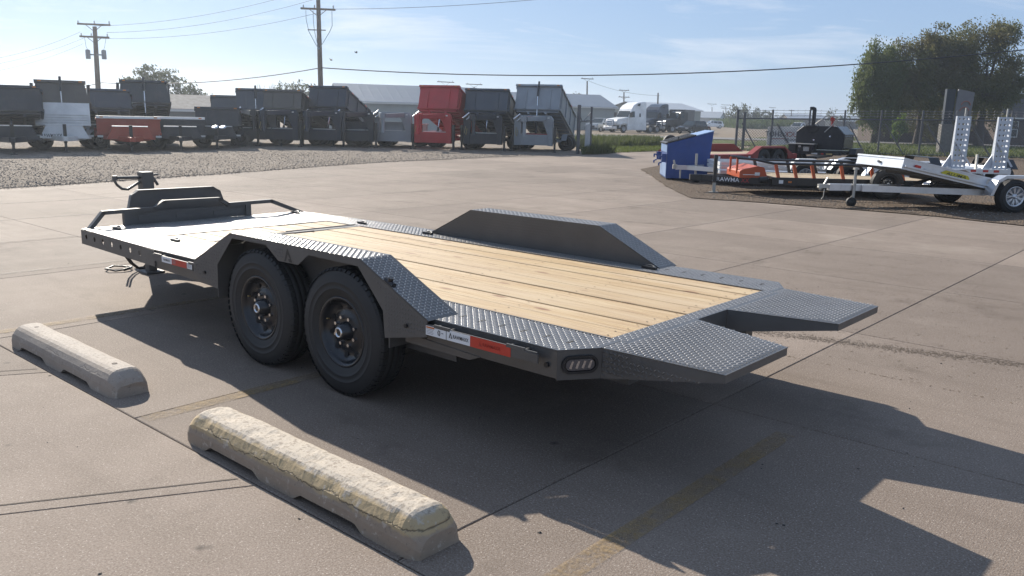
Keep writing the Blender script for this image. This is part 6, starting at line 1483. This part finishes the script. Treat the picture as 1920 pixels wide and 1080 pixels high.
def tree(label, base, clumps, nleaf, ls, mat, seed, trunk_r=.3, trunk_h=None, cat='tree', name='tree', droop=0.0, bare=0, gap=.27, group=None):
    """clumps: (dx along view right, dy away, z, rx, rz) crown masses; leaves are single faces scattered through them"""
    rd = random.Random(seed); o = thing(name, label, cat, base, 0, group)
    zc = min(c[2]-c[4] for c in clumps); tb_ = MB()
    hub = Vector((0, 0, trunk_h or max(.8, zc*.9)))
    tb_.tube([(0, 0, -.1), hub*.5+rt*rd.uniform(-.15, .15), hub], trunk_r, 9, radii=[trunk_r*1.25, trunk_r, trunk_r*.8])
    limbs = []
    for (dx, dy, z, rx, rz_) in clumps:
        c = rt*dx+fw*dy+Vector((0, 0, z)); m_ = hub.lerp(c, .5)+Vector((rd.uniform(-.3, .3), rd.uniform(-.3, .3), rd.uniform(0, .4)))
        tb_.tube([hub*.95, m_, c], trunk_r*.4, 6, radii=[trunk_r*.55, trunk_r*.32, trunk_r*.12])
        for q in range(5):
            d = Vector((rd.gauss(0, 1), rd.gauss(0, 1), rd.gauss(.3, .8))).normalized(); e = c+Vector((d.x*rx*.85, d.y*rx*.85, d.z*rz_*.85)); tb_.tube([m_.lerp(c, .6), c.lerp(e, .5)+Vector((0, 0, .1)), e], .04, 4, radii=[trunk_r*.18, trunk_r*.10, trunk_r*.03])
    for q in range(bare):
        dx, dy, z, rx, rz_ = rd.choice(clumps); c = rt*dx+fw*dy+Vector((0, 0, z)); e = c+Vector((rd.uniform(-.5, .5)*rx, rd.uniform(-.5, .5)*rx, rz_*rd.uniform(1.05, 1.3))); tb_.tube([c, c.lerp(e, .6)+Vector((rd.uniform(-.3, .3), 0, 0)), e], .03, 4, radii=[.06, .035, .012])
    tb_.build('trunk', M_bark, o)
    if nleaf:
        lf = MB(); vol = [c[3]**2*c[4] for c in clumps]; tot = sum(vol); per = []
        for ci, (dx, dy, z, rx, rz_) in enumerate(clumps):
            k = int(nleaf*vol[ci]/tot); cc = rt*dx+fw*dy+Vector((0, 0, z))
            sub = [Vector((rd.gauss(0, 1), rd.gauss(0, 1), rd.gauss(0, 1))).normalized()*rd.uniform(.40, 1.12) for _ in range(24)]
            for _ in range(k):
                sb = rd.choice(sub); j = Vector((rd.gauss(0, 1), rd.gauss(0, 1), rd.gauss(0, 1)))*(.17 if rd.random() < .93 else gap)
                v = sb+j; v = v*min(1.0, 1.38/max(v.length, 1e-6)); p = cc+Vector((v.x*rx, v.y*rx, v.z*rz_))
                if droop: p.z -= abs(rd.gauss(0, droop))
                if p.z < .25: continue
                n1_ = Vector((rd.gauss(0, 1), rd.gauss(0, 1), rd.gauss(.2, .8))).normalized(); a = n1_.cross(Vector((rd.random(), rd.random(), rd.random()))).normalized(); b2 = n1_.cross(a)
                s1 = ls*rd.uniform(.6, 1.3); s2 = s1*rd.uniform(.35, .6)
                if droop: a = (a*.5+Vector((0, 0, -.8))).normalized(); b2 = n1_.cross(a).normalized()
                lf.add([p-a*s1, p+b2*s2-a*s1*.1, p+a*s1, p-b2*s2-a*s1*.1], [(0, 1, 2, 3)])
        lf.build('crown', mat, o)
    return o
bt_ = lambda u, d: P_(u, d)
tree('tall dark green tree in front of the brick house at the right', bt_(1838, 94), [(-0.26, 0.00, 8.18, 2.94, 2.92), (1.89, 0.50, 7.31, 2.02, 2.41), (-2.15, 0.30, 6.96, 2.02, 2.24), (0.52, -1.00, 10.18, 1.76, 1.29), (2.49, 0.00, 5.74, 1.60, 1.63), (-1.03, -1.00, 4.52, 2.10, 1.72), (1.20, -0.80, 4.52, 2.02, 1.55)], 36000, .115, M_leaf1, 21, .40, 4.2, bare=6)
tree('broad olive green tree in the middle of the big clump', bt_(1722, 92), [(0.18, 0.00, 7.64, 2.77, 2.73), (-1.81, 0.00, 6.58, 2.12, 2.31), (1.71, 0.40, 8.38, 1.94, 2.21), (0.36, -0.80, 9.55, 1.57, 1.37), (-0.90, -1.00, 4.21, 2.12, 1.68), (1.98, -1.00, 4.79, 1.85, 1.99)], 36000, .12, M_leaf1, 22, .36, 3.6, bare=9)
tree('willowy pale green tree at the left end of the big clump', bt_(1640, 90), [(0.18, 0.00, 7.00, 1.94, 2.62), (-1.18, 0.00, 5.73, 1.39, 1.99), (1.18, 0.30, 5.94, 1.66, 2.31), (-0.45, -0.30, 3.26, 1.66, 1.37), (-1.98, 0.00, 4.02, 0.74, 1.16), (0.81, -0.30, 3.16, 1.57, 1.26)], 30000, .115, M_leaf2, 23, .30, 2.8, droop=.45)
tree('small bright green sapling under the big trees', bt_(1686, 84), [(0, 0, 1.6, .55, 1.1)], 900, .13, M_bright_leaf, 24, .06, .8)
tree('dense low dark bush tree at the foot of the big clump', bt_(1770, 97), [(0, 0, 3.0, 3.0, 2.6), (3.0, 0, 3.2, 2.8, 2.6), (-3.0, 0, 3.0, 2.8, 2.4)], 12000, .13, M_leaf1, 25, .25, 1.5)
tree('windblown open tree standing behind the high dark dump bed', bt_(297, 86), [(-.3, 0, 4.7, 1.9, .75), (1.2, 0, 4.3, 1.3, .75), (-1.6, 0, 4.2, 1.2, .6), (.9, 0, 2.6, 1.7, 1.5), (2.0, 0, 2.8, .9, 1.0), (-1.0, 0, 2.5, 1.4, 1.2)], 3800, .14, M_leaf3, 31, .16, 2.2)
tree('rounded dark tree right of the windblown one above the low shed', bt_(362, 88), [(0, 0, 2.9, 1.4, 1.1), (.9, 0, 2.5, 1.1, 1.0), (-.9, 0, 2.0, .9, .9), (0, 0, 1.5, 1.7, 1.2)], 2600, .14, M_leaf3, 32, .14, 1.4)
tree('low round tree top left of the narrow charcoal dump bed', bt_(441, 105), [(0, 0, 2.2, 1.7, .8), (0, 0, 1.2, 2.0, .9)], 1100, .16, M_leaf3, 33, .14, 1.0)
tree('feathery two-topped tree just left of the tall pole', bt_(552, 100), [(-.9, 0, 4.2, 1.0, .8), (1.2, 0, 4.1, 1.3, 1.0), (0, 0, 2.6, 2.4, 1.2), (2.3, 0, 2.5, 1.2, 1.2)], 2600, .16, M_leaf3, 34, .15, 1.8)
for u, h_, lab in ((500, 4.6, 'bare-twigged tree peeping over the narrow charcoal bed'), (652, 4.8, 'bare leafless tree behind the blue-black raised bed'), (742, 3.6, 'thin bare tree on the long metal roof skyline')):
    tree(lab, bt_(u, 104), [(-.6, 0, h_*.62, .9, h_*.36), (.6, 0, h_*.65, .9, h_*.34), (0, 0, h_*.55, 1.2, h_*.3)], 0, .1, M_leaf3, int(u), .10, 1.4, bare=14)
for u, d_, w_, h_, lab in ((715, 150, 2.2, 6.2, 'faint treetop left of the long metal roof ridge'), (774, 160, 1.6, 6.0, 'small treetop over the long metal roof'), (1078, 150, 1.8, 6.0, 'round treetop over the right metal building ridge')):
    tree(lab, bt_(u, d_), [(0, 0, h_-1.0, w_, 1.0), (w_*.5, 0, h_-1.3, w_*.6, .8), (0, 0, h_-2.4, w_*1.1, 1.4)], 900, .2, M_leaf3, int(u), .15, 2.5)
tree('dark rounded tree on the horizon behind the fence corner', bt_(1388, 250), [(0, 0, 3.6, 3.4, 2.4), (2.6, 0, 2.8, 2.2, 1.8), (-2.6, 0, 2.4, 2.0, 1.6)], 1800, .34, M_leaf3, 41, .3, 1.6)
for k, (u, d_, w_, h_, lab) in enumerate(((1416, 260, 1.4, 5.4, 'narrow tree right of the rounded horizon tree'), (1434, 270, 1.6, 5.6, 'second narrow horizon tree nearer the long fence post'), (1462, 330, 4.0, 4.2, 'low spreading scrub tree above the fence banner'), (1556, 280, 1.8, 6.4, 'spiky half-bare tree right of the black chimney pipe'), (1580, 300, 2.6, 4.2, 'low bushy tree on the horizon left of the big clump'))):
    tree(lab, bt_(u, d_), [(0, 0, h_*.65, w_, h_*.33), (w_*.6, 0, h_*.45, w_*.8, h_*.3)], 500 if k != 3 else 220, .3, M_leaf3, 50+k, .2, h_*.3, bare=6 if k == 3 else 0)

# ------------------------------------------------------------------ crop, grasses, weeds, gravel, litter
def blades(name, n, place, h0, h1, wid, mat, seed, label=None):
    rd = random.Random(seed); b = MB()
    for _ in range(n):
        p = place(rd)
        if p is None: continue
        h = rd.uniform(h0, h1); a = rd.uniform(0, 2*PI); w_ = Vector((math.cos(a), math.sin(a), 0))*wid*rd.uniform(.6, 1.3); l_ = Vector((rd.gauss(0, .35), rd.gauss(0, .35), 0))*h
        b.add([p-w_, p+w_, p+l_*.5+w_*.6+Vector((0, 0, h*.6)), p+l_+Vector((0, 0, h))], [(0, 1, 2, 3)])
    o = b.build(name, mat); o['kind'] = 'stuff'
    if label: o['label'] = label
    return o
M_grassb = leaf_mat('green_grass_blades', (.075, .105, .022), (.135, .150, .04), (.10, .125, .03))  # green tone that varies from blade to blade
M_weed = leaf_mat('weed_leaves', (.05, .075, .02), (.10, .11, .04), (.075, .09, .03))
M_corn = leaf_mat('corn_leaves', (.055, .085, .022), (.09, .115, .035), (.07, .095, .025))
def in_view(a, b, c, d):
    def f(rd):
        t, s_ = rd.random(), rd.random(); lo = a[0]+(b[0]-a[0])*t, a[1]+(b[1]-a[1])*t; hi = c[0]+(d[0]-c[0])*t, c[1]+(d[1]-c[1])*t
        p = vf(lo[0]+(hi[0]-lo[0])*s_, lo[1]+(hi[1]-lo[1])*s_); p.z = gz(p)+.02; return p
    return f
blades('verge_grass', 9000, in_view((3.9, 41.6), (9.4, 50), (3.7, 60), (9.8, 61)), .05, .16, .03, M_grassb, 61, 'short mown grass on the verge beyond the pavement')
blades('tall_weeds', 5200, in_view((3.7, 50), (9.9, 56), (3.7, 60), (10, 61.5)), .25, .75, .045, M_weed, 62, 'rough green weeds at the back of the verge')
blades('gate_weeds', 700, in_view((3.2, 40.5), (4.6, 42), (3.4, 42), (5.2, 44)), .15, .5, .03, M_weed, 63, 'dry weeds around the foot of the gate')
blades('field_grass', 9000, in_view((15, 52), (60, 49), (26, 80), (80, 76)), .06, .20, .05, M_grassb, 64, 'grass of the field between fence and street')
blades('fence_weeds', 1600, in_view((9.5, 47.6), (48, 50.6), (9.8, 48.8), (48, 52)), .12, .45, .035, M_weed, 66, 'weeds along the foot of the chain-link fence')
blades('lawn_grass', 5000, in_view((26, 92), (90, 88), (40, 120), (110, 110)), .06, .18, .08, M_grassb, 67, 'lawn beyond the street in front of the houses')
blades('corn_crop', 9000, in_view((54, 205), (68, 205), (62, 300), (100, 300)), 1.8, 2.6, .16, M_corn, 65, 'green standing crop beyond the parked white SUV')
def specks(name, n, place, s0, s1, mat, seed, flat=.35, label=None, longk=1.0):
    rd = random.Random(seed); b = MB()
    for _ in range(n):
        p = place(rd); s_ = rd.uniform(s0, s1); a = rd.uniform(0, 2*PI); x = Vector((math.cos(a), math.sin(a), 0))*s_*longk; y = Vector((-math.sin(a), math.cos(a), 0))*s_*rd.uniform(.5, .9)/max(1, longk*.8)
        z = s_*flat*rd.uniform(.7, 1.3); j = Vector((rd.uniform(-.3, .3)*s_, rd.uniform(-.3, .3)*s_, z))
        b.add([p-x, p-y, p+x, p+y, p+j], [(0, 1, 4), (1, 2, 4), (2, 3, 4), (3, 0, 4)])
    o = b.build(name, mat); o['kind'] = 'stuff'
    if label: o['label'] = label
def gpl(rd):
    while True:
        t = rd.random(); i = rd.randrange(1, len(ge)-2); a, c = Vector(ge[i]), Vector(ge[i+1]); q = a.lerp(c, t); d = rd.random()**1.6*9.5-.25
        return Vector((q.x-d, q.y+d*.1, .014))
M_peb = leaf_mat('pebble_stone', (.16, .14, .12), (.36, .33, .30), (.22, .19, .165))
specks('gravel_pebbles', 16000, gpl, .010, .030, M_peb, 71, .6, 'loose limestone pebbles of the gravel lot')
YP = [(-12.9, 26.5), (-11.4, 22.5), (-9.9, 20.6), (-7.0, 16.8), (-4.8, 14.1), (-3.6, 14.4), (0, 14.8), (1.6, 14.45), (12, 13.1), (14, 45), (-8, 45)]
def ypl(rd):
    u = rd.uniform(1225, 1920); v = rd.uniform(320, 415); p = at(u, v); p.z = .018; return p if in_poly(p.x, p.y, YP) else Vector((-7.0+rd.uniform(-2, 2), 21.5+rd.uniform(-1.5, 3), .018))
specks('yard_pebbles', 2600, ypl, .010, .03, M_peb, 72, .5, 'small stones lying on the bare dirt yard')
M_chaff = leaf_mat('straw_chaff', (.10, .07, .04), (.20, .145, .085), (.13, .09, .055))
def cpl(rd):
    x = rd.gauss(1.6, 2.6); y = rd.gauss(6.2, 2.2); return Vector((x, max(2.9, y), .0015))
specks('straw_chaff', 5200, cpl, .003, .0095, M_chaff, 73, .10, 'brown straw and leaf crumbs scattered on the concrete', 2.2)
def spl(rd):
    t = rd.random(); return Vector((1.5+t*3.0+rd.gauss(0, .03), 3.42+t*.85+rd.gauss(0, .055), .0015))
specks('dirt_trail', 3600, spl, .003, .008, plain('damp_dirt', (.095, .07, .05), .95), 74, .15, 'line of dirt washed along the concrete behind the tail', 1.4)
def dpl(rd): return Vector((rd.uniform(-6, 5), rd.uniform(-3.5, 9), .0012))
specks('dark_specks', 260, dpl, .004, .011, plain('dark_grit', (.03, .027, .025), .9), 75, .4, 'dark bits of grit lying about the concrete')
# birds far off in the sky
for k, (u, v) in enumerate(((621, 113), (668, 99))):
    p = dir_pt(u, v, 48); bd_ = thing('bird', ('small dark bird just right of the tall pole', 'higher of the two tiny birds right of the tall pole')[k], 'bird', p, .4+k)
    b = MB(); b.tube([(-.09, 0, 0), (0, 0, .01), (.08, 0, 0)], .03, 6, radii=[.008, .035, .012]); b.build('body', M_ink, bd_)
    for s_ in (-1, 1):
        b = MB(); b.prism([(.04, 0, .02), (-.04, 0, .02), (-.06, s_*.13, .07), (.0, s_*.15, .08)], (0, 0, .004)); b.build('wing', M_ink, bd_)

# ------------------------------------------------------------------ morning haze
HZ = MB()
co = [vf(-3100, -90), vf(3100, -90), vf(3100, 3600), vf(-3100, 3600)]
lo = [Vector((p.x, p.y, -1.05)) for p in co]; hi = [Vector((p.x, p.y, 16.5)) for p in co]
HZ.add(lo+hi, [(3, 2, 1, 0), (4, 5, 6, 7), (0, 1, 5, 4), (1, 2, 6, 5), (2, 3, 7, 6), (3, 0, 4, 7)])
hm = bpy.data.materials.new('thin_haze'); hm.use_nodes = True; hn = hm.node_tree; hn.nodes.clear()
hv = hn.nodes.new('ShaderNodeVolumePrincipled'); ho = hn.nodes.new('ShaderNodeOutputMaterial'); hn.links.new(hv.outputs[0], ho.inputs['Volume'])
hv.inputs['Color'].default_value = (.80, .88, .98, 1); hv.inputs['Density'].default_value = 0.0007; hv.inputs['Anisotropy'].default_value = 0.68
tag(HZ.build('haze', hm), kind='stuff')
